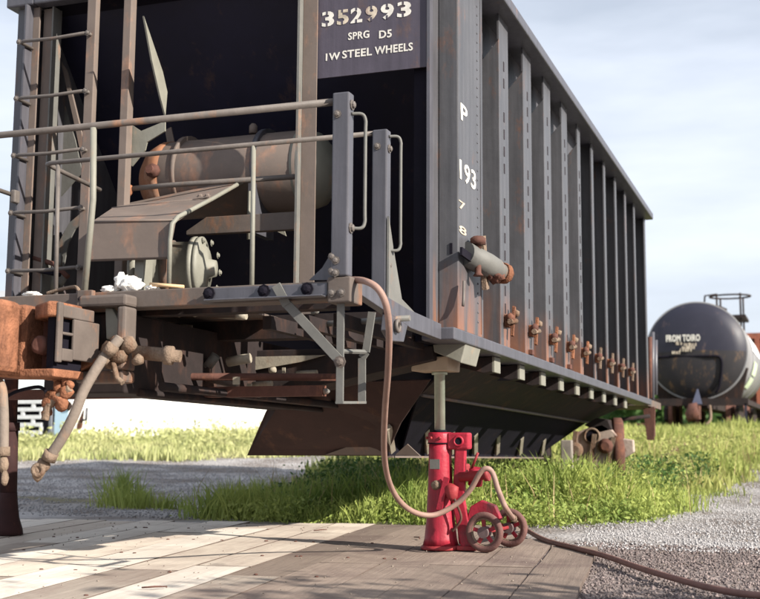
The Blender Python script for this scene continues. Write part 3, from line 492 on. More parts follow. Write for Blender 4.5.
for a, b, r, mm_ in [((228, 362), (250, 358), .03, BRIGHT), ((150, 347), (160, 350), .035, RUSTP), ((135, 372), (158, 378), .03, BRIGHT), ((208, 366), (216, 355), .03, PALE), ((190, 364), (206, 365), .018, RAIL), ((165, 373), (190, 382), .016, PALE), ((205, 378), (238, 386), .02, TAN), ((160, 312), (245, 318), .014, BRIGHT), ((250, 305), (320, 300), .012, TAN), ((300, 330), (345, 322), .014, PALE)]:
    P('brake_rigging', MB().tube([C(*a, 'Y', 6.3), C(*b, 'Y', 6.3)], r, 10), mm_, car)
for i in range(9): p = C(130 + i * 9 + (i % 3) * 2, 312 + (i % 2) * 3, 'Y', 6.0); P('hanger_lug', MB().blob(p, (.018, .018, .016), i, 1), BRIGHT if i % 2 else RUSTP, car)
for i in range(4):
    for j in range(2): p = C(152 + i * 3.2 + j * 5, 330 + i * 7, 'Y', 6.2); P('hole_light_bar', MB().bar(p, p + Vector((.018, 0, .035)), .014, .01, (0, 1, 0)), BRIGHT, car)  # pale bars stand in for light through a slanted row of holes
rc = random.Random(5)
for k in range(26):
    px = rc.uniform(125, 330); py = rc.uniform(308, 318) + (px - 125) * .02 if k % 2 else rc.uniform(362, 384) + (px - 125) * .05; p = C(px, py, 'Y', rc.uniform(5.9, 7.0))
    if k % 3 == 0: P('rod_end', MB().tube([p, p + Vector((rc.uniform(.04, .14), 0, rc.uniform(-.01, .01)))], rc.uniform(.008, .02), 8), BRIGHT, car)
    elif k % 3 == 1: P('hanger_plate', MB().box(p, p + Vector((rc.uniform(.015, .05), .01, rc.uniform(.015, .05)))), [BRIGHT, RUSTP][k % 2], car)
    else: P('nut', MB().lathe([(.018, 0), (.018, .03), (.008, .05)], p, (1, -.5, 0), 8), PALE, car)
P('brake_beam', MB().box((-4.9, 6.2, .34), (-2.6, 6.26, .40)), RUSTD, car); P('brake_beam', MB().tube([(-4.8, 5.9, .47), (-2.55, 6.3, .45)], .022, 10), RUSTD, car)
P('bell_crank', MB().prism([C(128, 322, 'Y', 5.9), C(150, 320, 'Y', 5.9), C(158, 362, 'Y', 5.9), C(140, 372, 'Y', 5.9), C(130, 350, 'Y', 5.9)], (0, .02, 0)), mat('mottled_blue_grey', (.09, .09, .12), .5, .5, (.2, .16, .15), .6, nscale=14), car)
# long draft members seen low under the platform
for xx, zz_, r in ((-3.36, .33, .02), (-3.22, .36, .025)): P('brake_pipe', MB().tube([(xx, 5.5, zz_), (xx, 9.0, zz_ + .01)], r, 8), UNDER, car)
for k in range(3): xx = -2.7 + k * .2; P('floor_stringer', MB().box((xx, 5.62, .66), (xx + .05, 6.98, .73)), UNDER, car)
# hopper slope sheets and outlets
hp = MB(); hp.prism([(-2.19, 7.6, .685), (-2.19, 15.3, .685), (-2.60, 14.6, .44), (-2.60, 8.0, .44)], (-.012, 0, .004)); P('side_slope_sheet', hp, UNDER, car)
P('slope_sheet_flange', MB().tube([(-2.595, 8.0, .435), (-2.595, 14.65, .435)], .014, 6), RAIL, car)
P('outlet_chute', MB().prism([(-2.615, 8.0, .44), (-2.615, 14.6, .44), (-3.0, 13.6, .03), (-3.0, 8.75, .03)], (-.012, 0, .004)), BLK, car)
P('side_slope_sheet', MB().prism([(-5.01, 7.6, .685), (-5.01, 15.3, .685), (-4.60, 14.6, .44), (-4.60, 8.0, .44)], (.012, 0, .004)), UNDER, car)
bl = [C(247, 455.5, 'Y', 8.45), C(386, 455.8, 'Y', 8.39), C(400, 424, 'Y', 8.0), C(430, 380, 'Y', 7.7), C(290, 384, 'Y', 7.75), C(266, 411, 'Y', 8.2)]
P('outlet_door', MB().prism(bl, (0, .03, .01)), mat('brown_outlet_plate', (.045, .025, .022), .3, .3, (.09, .045, .03), .85, nscale=4, bump=.15), car)
dx = Vector((0, -.012, 0)); tri = [C(326, 454.8, 'Y', 8.41) , C(387, 455, 'Y', 8.38), C(365, 441, 'Y', 8.33)]; P('door_lit_triangle', MB().prism(tri, (0, -.02, 0)), TAN, car)  # tan triangles put the lit patches of the door into colour
tri = [C(396, 455, 'Y', 8.45), C(421, 456, 'Y', 8.45), C(408, 444, 'Y', 8.42)]; P('door_lit_triangle', MB().prism(tri, (0, -.02, 0)), TAN, car)
P('outlet_side', MB().prism([(-3.0, 8.41, .008), (-3.0, 13.7, .008), (-3.0, 14.2, .30), (-2.99, 14.6, .43), (-2.99, 8.0, .43)], (-.02, 0, 0)), BLK, car)
P('outlet_lip', MB().box((-3.015, 8.42, -.004), (-2.955, 13.72, .010)), TAN, car)
for px in (391, 427, 452, 474, 496, 519, 541):
    b = C(px, 456.5, 'X', -2.972); a = Vector((-2.845, b.y - .42, .21)); b.x = -2.962; b.z = .045; P('outlet_fin', MB().bar(a, b, .045, .03, (.73, 0, -.68)), BRIGHT, car)
# wedge brackets under the side sill and rusty door locks above it
for i, s in enumerate(starts[:10]):
    yb = [508, 531, 552, 569, 584, 597, 609, 620, 629][i] if i < 9 else 640
    if i < 9:
        y_ = s - .02; P('sill_bracket_or_gap_light', MB().prism([(-2.42, y_, .655), (-2.06, y_, .688), (-2.06, y_, .585), (-2.12, y_, .575)], (0, .15, 0)), UNDER, car, .003); P('bracket_sunlit_end', MB().box((-2.059, y_ + .002, .58), (-2.04, y_ + .165, .688)), CREAM, car, .003)  # pale ends on dark bodies: sun and shade put into the colour
for i, s in enumerate(starts[:9]):
    wd = [.27, .28, .27, .25, .15][i] if i < 5 else .11; c = Vector((XR, s + wd * .55, .955 + .006 * i))
    lk = P('door_lock', MB().box((c.x, c.y - .05, c.z - .05), (c.x + .03, c.y + .05, c.z + .035)), RUST, car, .006)
    sub('lock_pin', MB().tube([c + Vector((.05, -.09, -.02)), c + Vector((.05, .09, .0))], .02, 8), RUSTP, lk)
    sub('lock_lever', MB().bar(c + Vector((.04, .02, -.11)), c + Vector((.045, .06, .10)), .035, .018, (1, 0, 0)), RUSTP if i > 4 else RUST, lk)
    sub('lock_cap', MB().blob(c + Vector((.045, -.05, .01)), (.035, .03, .035), i, 1), RUSTD, lk)
    if i < 5: sub('rust_washer', MB().blob(c + Vector((.05, .09, .055)), (.03, .03, .03), i + 5, 1), RUSTP, lk)
    if i in (1, 2, 3): P('sill_clip', MB().box((XR, s + .1, .77), (XR + .03, s + .17, .81)), RUSTD, car, .004)
# vibrator / winding shaft at the first side post
hs = C(461, 262, 'X', -1.98); he = C(486, 281, 'X', -1.86)
c0 = Vector((-2.0, 7.02, 1.255)); ax = (Vector((-1.83, 7.42, 1.17)) - c0)
wv = P('winding_shaft', MB().lathe([(.078, 0), (.078, ax.length * .5), (.070, ax.length * .72), (.055, ax.length * .8), (.055, ax.length)], c0, ax, 20), PALE, car)
P('shaft_end', MB().lathe([(.066, 0), (.072, .03), (.06, .06), (.03, .08)], c0 + ax * .86, ax, 9), RUST, car); P('shaft_underside_scale', MB().blob(c0 + ax * .72 + Vector((0, 0, -.045)), (.05, .10, .04), 5, 3, .6), RUSTD, car)
plx = C(478, 238, 'X', -1.93)
P('lock_housing', MB().lathe([(.035, 0), (.02, .02), (.02, .2), (.05, .2), (.05, .235), (.03, .25)], plx + Vector((0, 0, -.24)), (0, 0, 1), 12), RUSTD, car)
P('lock_housing', MB().box(plx + Vector((-.05, .0, -.03)), plx + Vector((.02, .13, .01))), POSTP, car, .01)
P('lock_arm', MB().bar(plx + Vector((0, .10, .03)), plx + Vector((0, .18, -.30)), .07, .03, (1, 0, 0)), RUSTP, car)
P('lock_arm', MB().lathe([(.035, 0), (.035, .05), (.02, .07)], plx + Vector((.0, .25, -.13)), (1, 0, 0), 6).bar(plx + Vector((0, .14, -.10)), plx + Vector((0, .27, -.14)), .05, .03, (1, 0, 0)), RUSTP, car)
P('lock_strap', MB().bar(C(461, 251, 'X', -1.97), C(476, 262, 'X', -1.95), .05, .015, (1, 0, 0)), BLK, car)
P('hanging_chain', MB().tube([C(464, 281, 'X', -1.96), C(463.5, 300, 'X', -1.96), C(463, 306, 'X', -1.96)], .009, 6), RAIL, car)
# far end railings and step
for px, pyt, pyb in ((650, 337, 398), (652.5, 332, 400), (655.5, 340, 395)):
    a = C(px, pyt, 'Y', 16.6 + (px - 650) * .1); b = C(px, pyb, 'Y', 16.6 + (px - 650) * .1); P('far_stanchion', MB().tube([a, b], .03, 8), RUSTD if px == 650 else POSTP, car)
P('far_end_sill', MB().box((-5.15, 15.8, ZS), (-2.03, 17.2, ZS + .09)), BROWN, car); P('far_end_step', MB().box((-2.08, 16.2, .30), (-2.0, 16.28, ZS)).prism([C(643, 408, 'Y', 16.0), C(655, 408, 'Y', 16.0), C(654, 440, 'Y', 16.0), C(647, 440, 'Y', 16.0)], (0, .05, 0)), RUSTD, car)
P('far_brake_rod', MB().tube([C(600, 436, 'Y', 15.8), C(618, 420, 'Y', 15.8), C(650, 416, 'Y', 15.8)], .025, 8), UNDER, car)

# coupler
XC = -3.63
P('coupler_head', MB().prism([(-3.80, 4.62, .735), (-3.60, 4.60, .735), (-3.585, 4.70, .735), (-3.60, 4.80, .735), (-3.80, 4.85, .735)], (0, 0, -.35)), RUST, car, .03)
P('coupler_head', MB().box((-3.80, 4.86, .38), (-3.62, 5.1, .735)), RUST, car, .02)
P('coupler_guard_arm', MB().prism([(-3.60, 4.90, .735), (-3.44, 4.78, .735), (-3.40, 4.80, .735), (-3.40, 5.02, .735), (-3.60, 5.05, .735)], (0, 0, -.075)), RUST, car, .012)
P('coupler_hollow_shade', MB().box((-3.46, 4.82, .40), (-3.42, 5.05, .66)), BLK, car)  # black block stands in for the dark hollow behind the cheek
P('coupler_floor', MB().box((-3.60, 4.80, .37), (-3.40, 5.05, .41)), RUST, car, .008)
P('coupler_guard_arm', MB().prism([(-3.60, 4.98, .66), (-3.46, 4.98, .66), (-3.46, 5.05, .66), (-3.60, 5.05, .66)], (0, 0, -.27)), RUSTD, car)
P('knuckle_pin', MB().lathe([(.045, 0), (.045, .12), (.03, .13)], (-3.53, 4.97, .52), (0, -1, .1), 14), RUSTD, car)
fl = MB(); X0 = -3.403
fl.box((-3.403, 4.80, .44), (-3.385, 4.84, .73)); fl.box((-3.403, 4.84, .66), (-3.385, 5.1, .72)); fl.box((-3.403, 4.84, .575), (-3.385, 4.93, .590)); fl.box((-3.403, 4.84, .45), (-3.385, 4.93, .51)); fl.box((-3.403, 4.93, .46), (-3.385, 5.15, .66))
P('coupler_cheek', fl, BROWN, car, .006)
P('coupler_shank', MB().box((-3.72, 5.1, .45), (-3.5, 5.3, .66)), RUSTD, car, .01)
P('coupler_carrier', MB().prism([C(62, 378, 'Y', 5.1), C(72, 362, 'Y', 5.1), C(92, 356, 'Y', 5.1), C(95, 362, 'Y', 5.1), C(76, 372, 'Y', 5.1)], (0, .1, 0)), RUST, car, .01)
sr = MB(); sr.box((-3.50, 5.12, .745), (-3.22, 5.235, .805)); sr.box((-3.27, 5.12, .42), (-3.22, 5.235, .744)); sr.box((-3.50, 5.12, .36), (-3.22, 5.235, .42)); P('striker_casting', sr, BROWN, car, .014)
P('sill_bracket_plate', MB().prism([C(105, 308, 'Y', 5.19), C(112, 308, 'Y', 5.19), C(126, 335, 'Y', 5.19), C(126, 341, 'Y', 5.19), C(106, 339, 'Y', 5.19)], (0, .04, 0)), CREAM, car, .006)
kn = MB()
for i, (x, y, rr) in enumerate([(57, 376, .03), (58, 387, .028), (66, 392, .035), (54, 396, .03), (49, 402, .034), (62, 404, .035), (47, 412, .026), (70, 385, .022)]): kn.blob(C(x, y, 'Y', 4.95), (rr, rr, rr * 1.1), i, 2, .4)
kn.tube([C(48, 394, 'Y', 4.94), C(60, 400, 'Y', 4.93), C(64, 410, 'Y', 4.94)], .018); kn.tube([C(66, 372, 'Y', 4.95), C(64, 390, 'Y', 4.95)], .016); P('lock_lifter_linkage', kn, RUST, car)
P('lifter_drop_link', MB().tube(spline([C(45, 420, 'Y', 4.94), C(49, 405, 'Y', 4.94), C(60, 396, 'Y', 4.94), C(70, 388, 'Y', 4.94)]), .02, 8), RUSTP, car)
P('cut_lever', MB().tube(spline([C(6, 397, 'Y', 4.9), C(18, 391, 'Y', 4.9), C(38, 387, 'Y', 4.9), C(46, 391, 'Y', 4.9)]), .009, 8), BLK, car)
# angle cock and brake hose
ck = MB(); 
for i, (x, y, rr) in enumerate([(112, 350, .05), (120, 356, .045), (128, 345, .045), (138, 360, .03), (118, 343, .04), (110, 362, .035)]): ck.blob(C(x, y, 'Y', 5.12), (rr, rr, rr), i + 3, 2, .35)
ck.lathe([(.035, 0), (.035, .16), (.048, .16), (.048, .2), (.03, .2), (.03, .24)], C(134, 352, 'Y', 5.15), (1, .25, -.1), 12); ck.tube([C(113, 362, 'Y', 5.1), C(117, 378, 'Y', 5.1), C(123, 383, 'Y', 5.1)], .014)
P('angle_cock', ck, RUSTP, car); 
hp_ = [C(120, 338, 'Y', 5.08), C(111, 349, 'Y', 5.05), C(98, 366, 'Y', 5.0), C(84, 390, 'Y', 4.97), C(74, 415, 'Y', 4.95), C(62, 438, 'Y', 4.95), C(48, 459, 'Y', 4.95)]
bh = P('brake_hose', MB().tube(spline(hp_), .026, 14), BHOSE, car)
for a, b in (((114, 345), (107, 354)), ((105, 357), (101, 362))): sub('hose_clamp', MB().tube([C(*a, 'Y', 5.03), C(*b, 'Y', 5.02)], .031, 14), RUSTP, bh)
gl = P('glad_hand', MB().tube([C(52, 452, 'Y', 4.95), C(48, 460, 'Y', 4.95)], .036, 12).blob(C(43, 465, 'Y', 4.95), (.035, .03, .035), 1, 2, .3).blob(C(38, 472, 'Y', 4.95), (.032, .03, .045), 2, 2, .4).torus(C(38, 470, 'Y', 4.93), (.3, -1, 0), .025, .012, 16, 6), RUSTP, car)
P('brake_hose', MB().tube(spline([C(-14, 378, 'Y', 4.8), C(0, 384, 'Y', 4.8), C(3.5, 410, 'Y', 4.8), C(3.5, 450, 'Y', 4.8)]), .024, 14), BHOSE, car)
P('glad_hand', MB().tube([C(3.5, 447, 'Y', 4.8), C(3.5, 456, 'Y', 4.8)], .031, 12).blob(C(4, 464, 'Y', 4.8), (.022, .025, .045), 7, 2, .3).blob(C(5, 478, 'Y', 4.8), (.016, .02, .04), 9, 2, .3), RUSTP, car)

# things lying on the platform edge
def cs(name, mb, m_, label, cat, group=None): return single(name, mb, m_, label, cat, group, world=False)
zt = .842
p = C(128, 289, 'Y', 5.28); cs('rag', MB().blob((p.x, 5.29, zt + .035), (.075, .04, .04), 1, 3, .6).blob((p.x - .045, 5.29, zt + .05), (.035, .035, .045), 7, 3, .5), LUMP, 'largest crumpled white rag lying on the platform edge behind the end sill', 'rag', 'white rags on the end sill')
p = C(110, 290, 'Y', 5.28); cs('rag', MB().blob((p.x, 5.28, zt + .012), (.045, .03, .02), 3, 3, .6), LUMP, 'small white rag between the big rag and the rail stanchion', 'rag', 'white rags on the end sill')
p = C(152, 289, 'Y', 5.28); cs('rag', MB().blob((p.x, 5.28, zt + .01), (.035, .03, .014), 5, 3, .6), LUMP, 'flat white rag under the end of the tan stick', 'rag', 'white rags on the end sill')
p = C(32, 294, 'Y', 5.28); cs('rag', MB().blob((p.x, 5.28, zt + .008), (.05, .03, .013), 6, 3, .6), LUMP, 'flat white rag at the far left of the end sill', 'rag', 'white rags on the end sill')
a = C(150, 282, 'Y', 5.26); b = C(184, 286, 'Y', 5.30); a.z = zt + .026; b.z = zt + .012; cs('stick', MB().tube([a, b], [.011, .009], 8), mat('tan_wood', (.55, .38, .22), .2), 'short tan stick lying on the end sill beside the white rags', 'stick')
a = C(60, 291, 'Y', 5.28); cs('bent_strap', MB().tube(spline([Vector((a.x - .08, 5.28, zt + .008)), Vector((a.x, 5.28, zt + .025)), Vector((a.x + .09, 5.28, zt + .035)), Vector((a.x + .12, 5.28, zt + .012))]), .010, 8), RUSTP, 'bent rusty strap resting on the end sill left of the stanchion', 'strap')
# wooden block between jack and car
b0 = C2W(C(417, 371, 'Y', 7.15)); bx = C2W(C(457, 374, 'Y', 7.15))
bz0 = 1.112; blk = MB().prism([(-2.37, 7.1, bz0 + .001), (-2.13, 7.1, bz0 + .001), (-2.125, 7.1, bz0 + .09), (-2.26, 7.1, bz0 + .09), (-2.37, 7.1, bz0 + .03)], (0, .27, 0))
single('jacking_block', blk, WOODB, 'pale chamfered wooden block squeezed between the red jack ram and the car sill', 'block', bev=.006)

# ================================================================== JACKS (world)
def make_jack(base, label, main, frame):
    J = cthing('pneumatic_jack', base, label, 'jack', 'jacks lifting the car end', world=True); bx, by, _ = base; b = Vector(base)
    def v(x, y, z): return b + Vector((x, y, z))
    P('base_plate', MB().lathe([(.125, .003), (.125, .02), (.10, .035)], b, (0, 0, 1), 28), frame, J)
    cy = P('cylinder_body', MB().lathe([(.112, .03), (.102, .07), (.09, .18), (.078, .40), (.071, .60), (.070, .655), (.060, .66)], b, (0, 0, 1), 32), main, J)
    P('collar', MB().lathe([(.074, .655), (.076, .665), (.076, .715), (.070, .727)], b, (0, 0, 1), 32), main, J)
    P('ram', MB().lathe([(.034, .60), (.034, 1.09), (.05, 1.09), (.05, 1.112)], b, (0, 0, 1), 24), STEEL, J)
    P('head_bracket', MB().box(v(.06, -.05, .62), v(.20, .04, .725)), main, J, .012)
    P('hinge_eye', MB().lathe([(.022, 0), (.022, .10)], v(.135, -.055, .672), (0, 1, 0), 12), BLK, J)
    P('hinge_eye', MB().torus(v(.135, -.052, .672), (0, 1, 0), .028, .008, 16, 6), main, J)
    P('back_strut', MB().prism([v(.11, -.04, .63), v(.175, -.04, .63), v(.165, -.04, .30), v(.225, -.04, .02), v(.14, -.04, .02), v(.085, -.04, .30)], (0, .045, 0)), main, J, .008)
    P('back_strut', MB().prism([v(.075, .05, .63), v(.11, .05, .63), v(.12, .05, .30), v(.15, .05, .03), v(.10, .05, .03), v(.08, .05, .30)], (0, .04, 0)), frame, J, .008)
    P('pump_block', MB().box(v(.09, -.01, .42), v(.17, .10, .53)), frame, J, .012)
    P('pump_cylinder', MB().lathe([(.045, 0), (.045, .10), (.03, .11)], v(.22, .02, .40), (.15, -.2, 1), 18), main, J)
    P('pump_cylinder', MB().lathe([(.03, 0), (.03, .16), (.04, .16), (.04, .19)], v(.14, -.05, .45), (1, 0, .1), 16), frame, J)
    P('valve', MB().blob(v(.10, -.085, .36), (.045, .03, .06), 3, 2, .4), frame, J)
    P('valve', MB().blob(v(-.005, -.078, .40), (.03, .02, .03), 5, 2, .4), RUSTP, J)
    P('fender', MB().prism([v(.17, -.03, .17), v(.20, -.03, .27), v(.27, -.03, .31), v(.36, -.03, .28), v(.40, -.03, .19), v(.34, -.03, .20), v(.25, -.03, .22)], (0, .05, 0)), main, J, .008)
    cyb = J.children[1] if len(J.children) > 1 else None
    for k in range(8): a = k * .785 + .3; P('collar_bolt', MB().lathe([(.010, 0), (.010, .010), (.005, .013)], v(math.cos(a) * .076, math.sin(a) * .076, .692), (math.cos(a), math.sin(a), 0), 6), REDD, J)
    P('data_plate', MB().prism([v(-.045, -.0705, .50), v(.02, -.0735, .50), v(.02, -.0735, .56), v(-.045, -.0705, .56)], (0, -.003, 0)), PALE, J)
    P('grease_ring', MB().lathe([(.0775, .655), (.0785, .658), (.0775, .662)], b, (0, 0, 1), 32), BLK, J); P('wiper_seal', MB().lathe([(.045, .727), (.042, .738), (.036, .742)], b, (0, 0, 1), 24), BLK, J)
    P('pipe_line', MB().tube(spline([v(.09, -.06, .36), v(.13, -.10, .30), v(.16, -.09, .20), v(.10, -.08, .12)]), .008, 8), RUSTD, J); P('control_lever', MB().tube([v(.21, -.02, .50), v(.26, -.05, .60)], .008, 8), REDD, J)
    P('lug', MB().bar(v(.02, -.09, .25), v(.07, -.09, .45), .035, .02, (0, 1, 0)), main, J)
    P('foot', MB().box(v(.12, -.06, .003), v(.24, .08, .03)), frame, J, .006)
    P('axle', MB().tube([v(.31, -.10, .125), v(.37, .30, .125)], .014), frame, J)
    for off in ((.31, -.10), (.372, .28)):
        c = v(off[0], off[1], .122); ax = Vector((.15, 1, 0)).normalized(); wh = P('wheel', MB().torus(c, ax, .102, .021, 36, 10), TYRE, J)
        sub('rim', MB().torus(c, ax, .083, .009, 30, 8), RUSTP, wh); sub('hub', MB().lathe([(.035, -.03), (.035, .03), (.02, .04)], c, ax, 16), mat('hub_metal', (.13, .09, .09), .2, .3), wh)
        side = Vector((ax.y, -ax.x, 0))
        for k in range(5): a = 2 * PI * k / 5 + .4; d = side * math.cos(a) + Vector((0, 0, 1)) * math.sin(a); sub('spoke', MB().bar(c + d * .025, c + d * .085, .024, .01, ax), frame if k % 2 else main, wh)
    return J
JB = (-2.225, 7.235, .004)
make_jack(JB, 'bright red pneumatic jack on two wheels holding up the near right corner of the car', RED, REDD)
DR = mat('very_dark_red_jack', (.035, .014, .014), .4, .5, (.10, .035, .025), .85, nscale=8, bump=.2)
edge = W(16, 530, 'Y', 7.235); JB2 = (edge.x - .08, 7.235, .004)
J2 = cthing('jack_stand', JB2, 'dark rusty jack stand under the far left corner at the photo edge', 'jack stand', world=True)
b = Vector(JB2); P('base_flare', MB().lathe([(.115, .002), (.11, .04), (.085, .12), (.07, .24), (.066, .3)], b, (0, 0, 1), 28), DR, J2); P('column', MB().lathe([(.064, .3), (.06, .75)], b, (0, 0, 1), 28), DR, J2); P('collar', MB().lathe([(.07, .74), (.07, .80)], b, (0, 0, 1), 28), DR, J2); P('ram', MB().lathe([(.05, .80), (.05, 1.35), (.09, 1.35), (.09, 1.40)], b, (0, 0, 1), 24), DR, J2)
single('jack_pad', MB().box(b + Vector((-.15, -.12, 1.402)), b + Vector((.15, .12, 1.50))), UNDER, 'dark block on top of the far left jack stand', 'block', bev=.006)
# air hose feeding the jack
hz = lambda px, py, z: W(px, py, 'Z', z)
cw = lambda px, py, y: C2W(C(px, py, 'Y', y))
q = [cw(330, 281, 5.55), cw(352, 280, 5.32), cw(366, 281.5, 5.22), cw(378, 289, 5.2), cw(386, 305, 5.22), cw(389, 330, 5.3), cw(388, 370, 5.5), cw(385, 410, 5.8), cw(384, 450, 6.2), cw(388, 478, 6.5), cw(398, 499, 6.7), cw(414, 512, 6.85), cw(434, 515, 6.95), cw(455, 505, 7.0), cw(470, 490, 7.0), cw(480, 473, 6.98), cw(487, 468.5, 6.98), cw(493, 474, 7.0), cw(499, 492, 7.0), cw(509, 513, 7.05)]
q += [hz(524, 528, .03), hz(545, 540, .014), hz(575, 548, .014), hz(605, 556, .014), hz(640, 568, .014), hz(680, 580, .014), hz(720, 590, .014), hz(765, 596, .014), hz(840, 600, .014), hz(1000, 590, .014)]
sq = spline(q, 8); n1 = 8 * 20
single('air_hose', MB().tube(sq[:n1 + 1], .0165, 12), HOSE, 'tan air hose looping down from the platform corner to the red jack', 'hose')
single('hose_coupling', MB().tube([sq[n1 - 6], sq[n1 - 1]], .023, 10), RUSTP, 'rusty metal coupling joining the two hoses beside the jack wheels', 'coupling')
single('ground_hose', MB().tube(sq[n1 + 1:], .0165, 12), HOSED, 'dark brown air hose trailing across the planks and gravel to the right', 'hose')

# ================================================================== loose truck (wheelset frame) behind the car
bt = cthing('freight_truck', (-2.9, 14.6, .1), 'dismounted rusty freight car truck half hidden in weeds beneath the car far end', 'truck', world=True)
def bw(px, py): return W(px, py, 'Y', 14.0)
outline = [(562, 462), (562, 444), (572, 440), (577, 432), (590, 427), (602, 424), (612, 430), (620, 438), (633, 440), (634, 452), (625, 458), (618, 452), (606, 462), (600, 470), (578, 470)]
P('side_frame', MB().prism([bw(*a) for a in outline], (0, .12, 0)), mat('pale_truck_rust', (.34, .27, .23), .3, .45, (.20, .10, .08), .85, nscale=5, bump=.3), bt, .012)
cc = bw(592, 436); P('frame_window', MB().lathe([(.07, 0), (.07, .012)], cc + Vector((0, -.011, 0)), (0, 1, 0), 16), BLK, bt); P('frame_window_rim', MB().torus(cc + Vector((0, -.01, 0)), (0, 1, 0), .085, .014, 20, 6), RUSTP, bt)
P('bearing_cap', MB().lathe([(.09, 0), (.09, .04), (.06, .05), (.05, .07)], bw(606, 446) + Vector((0, -.0, 0)), (0, -1, 0), 10), RUSTD, bt)
P('bearing_cap', MB().lathe([(.09, 0), (.09, .06), (.05, .09)], bw(576, 450), (0, -1, 0), 16), RUSTP, bt)
for k in range(3): P('frame_rib', MB().bar(bw(576 + k * 19, 431 + k * 3) + Vector((0, -.02, 0)), bw(572 + k * 19, 463) + Vector((0, -.02, 0)), .05, .04, (0, 1, 0)), RUSTP, bt)
P('wheel', MB().lathe([(.40, 0), (.42, .02), (.42, .11), (.38, .13), (.1, .12)], bw(625, 452) + Vector((-.2, .35, -.02)), (1, .2, 0), 30), RUSTD, bt); P('wheel', MB().lathe([(.40, 0), (.42, .02), (.42, .11), (.38, .13), (.1, .12)], bw(575, 455) + Vector((-.5, .4, 0)), (1, .2, 0), 30), UNDER, bt)
P('bolster_end', MB().prism([bw(x, y) for x, y in [(584, 425), (596, 418), (608, 420), (612, 430), (600, 433)]], (0, .3, 0)), UNDER, bt, .01)
ps = MB().box(W(561, 470, 'Y', 13.6), W(573, 440, 'Y', 13.7)); single('concrete_post', ps, mat('pale_concrete', (.24, .21, .19), .3), 'short pale upright post in the weeds left of the loose truck', 'post', bev=.01)

# ================================================================== rails and tank car
for sx_ in (-1, 1):
    mb = MB(); pts = [(-2.95 + sx_ * .7535, y) for y in (19, 24, 28, 33, 40, 60, 90)]
    for (xa_, ya_), (xb_, yb_) in zip(pts, pts[1:]):
        za, zb_ = float(gz(xa_, ya_)) + .02, float(gz(xb_, yb_)) + .02; mb.prism([(xa_ - .035, ya_, za), (xa_ + .035, ya_, za), (xa_ + .035, ya_, za + .14), (xa_ - .035, ya_, za + .14)], (xb_ - xa_, yb_ - ya_, zb_ - za))
    o = meshob('rail', mb, RUSTD, (0, 0, 0)); o['kind'] = 'structure'
TB = (-2.95, 33, .74); tank = cthing('tank_car', TB, 'black-headed railway tank car with white stencilled lettering standing on the track beyond the hopper', 'tank car', world=True)
TX, TZ, R_ = -2.95, 2.86, 1.33
BLUEB = mat('dusty_blue_black_tank', (.022, .022, .036), .12, .1, (.10, .07, .07), .5, nscale=1.5, bump=.02)
DKB = mat('dark_tank_underside', (.024, .022, .026), .2, .35, (.15, .09, .05), .7, nscale=1.2, bump=.03)
TSIDE = mat('faded_tank_side', (.22, .22, .23), .2, .2, (.25, .18, .13), .5, nscale=1.1, bump=.02)
def halfhead(z0, z1, name, m_):
    mb = MB(); nA, nR = 48, 8; vs = []; fs = []
    for j in range(nR + 1):
        rr = R_ * j / nR; yy = 33 + .0 + (1 - math.sqrt(max(0, 1 - (j / nR) ** 2))) * .38
        for i in range(nA + 1):
            a = z0 + (z1 - z0) * i / nA; vs.append((TX + rr * math.cos(a), yy, TZ + rr * math.sin(a)))
    for j in range(nR):
        for i in range(nA): p0 = j * (nA + 1) + i; fs.append((p0, p0 + 1, p0 + nA + 2, p0 + nA + 1))
    mb.add(vs, fs, True); return P(name, mb, m_, tank)
hd = halfhead(-.03, PI + .03, 'tank_head', BLUEB); halfhead(PI + .03, 2 * PI - .03, 'tank_head_lower', DKB)
P('tank_shell', MB().lathe([(R_, 0), (R_, 11.3)], (TX, 33.38, TZ), (0, 1, 0), 64), TSIDE, tank)
for yy in (33.36, 36.4, 39.2, 42): P('shell_band', MB().lathe([(R_ + .003, 0), (R_ + .022, 0), (R_ + .022, .07), (R_ + .003, .07)], (TX, yy, TZ), (0, 1, 0), 64), TSIDE, tank)
# head shield outline (dark welded pad) and lettering
arc = [Vector((TX - 1.12, 33.2, TZ - .28)), Vector((TX - .95, 33.1, TZ - .17)), Vector((TX + .35, 33.0, TZ - .17)), Vector((TX + .62, 33.03, TZ - .2)), Vector((TX + .68, 33.05, TZ - .42)), Vector((TX + .60, 33.12, TZ - .95)), Vector((TX + .5, 33.16, TZ - 1.15))]
P('pad_edge', MB().tube(spline(arc, 5), .035, 8), BLK, tank)
def tt(s, px0, px1, py, h, m_): a = W(px0, py, 'Y', 32.96); b = W(px1, py, 'Y', 32.96); text('lettering', s, h, a, (1, 0, 0), (0, 0, 1), m_, hd, True, .01, .04, fit=b.x - a.x)
tt('FROM TOIRO', 666, 700, 341.5, .24, WHITE); mk = MB(); rk = random.Random(2)
for row, (x0_, x1_, y_) in enumerate(((676, 682, 345), (684, 697, 346), (682, 695, 349), (680, 692, 351.5), (672, 681, 354))):
    x_ = x0_
    while x_ < x1_: a = W(x_, y_, 'Y', 32.96); wd_ = rk.uniform(.02, .05); mk.box((a.x, 32.955, a.z), (a.x + wd_, 32.965, a.z + rk.uniform(.06, .09))); x_ += rk.uniform(1.9, 2.8)
o = P('faint_stencil_marks', mk, WORNW, tank); o['kind'] = 'stuff'
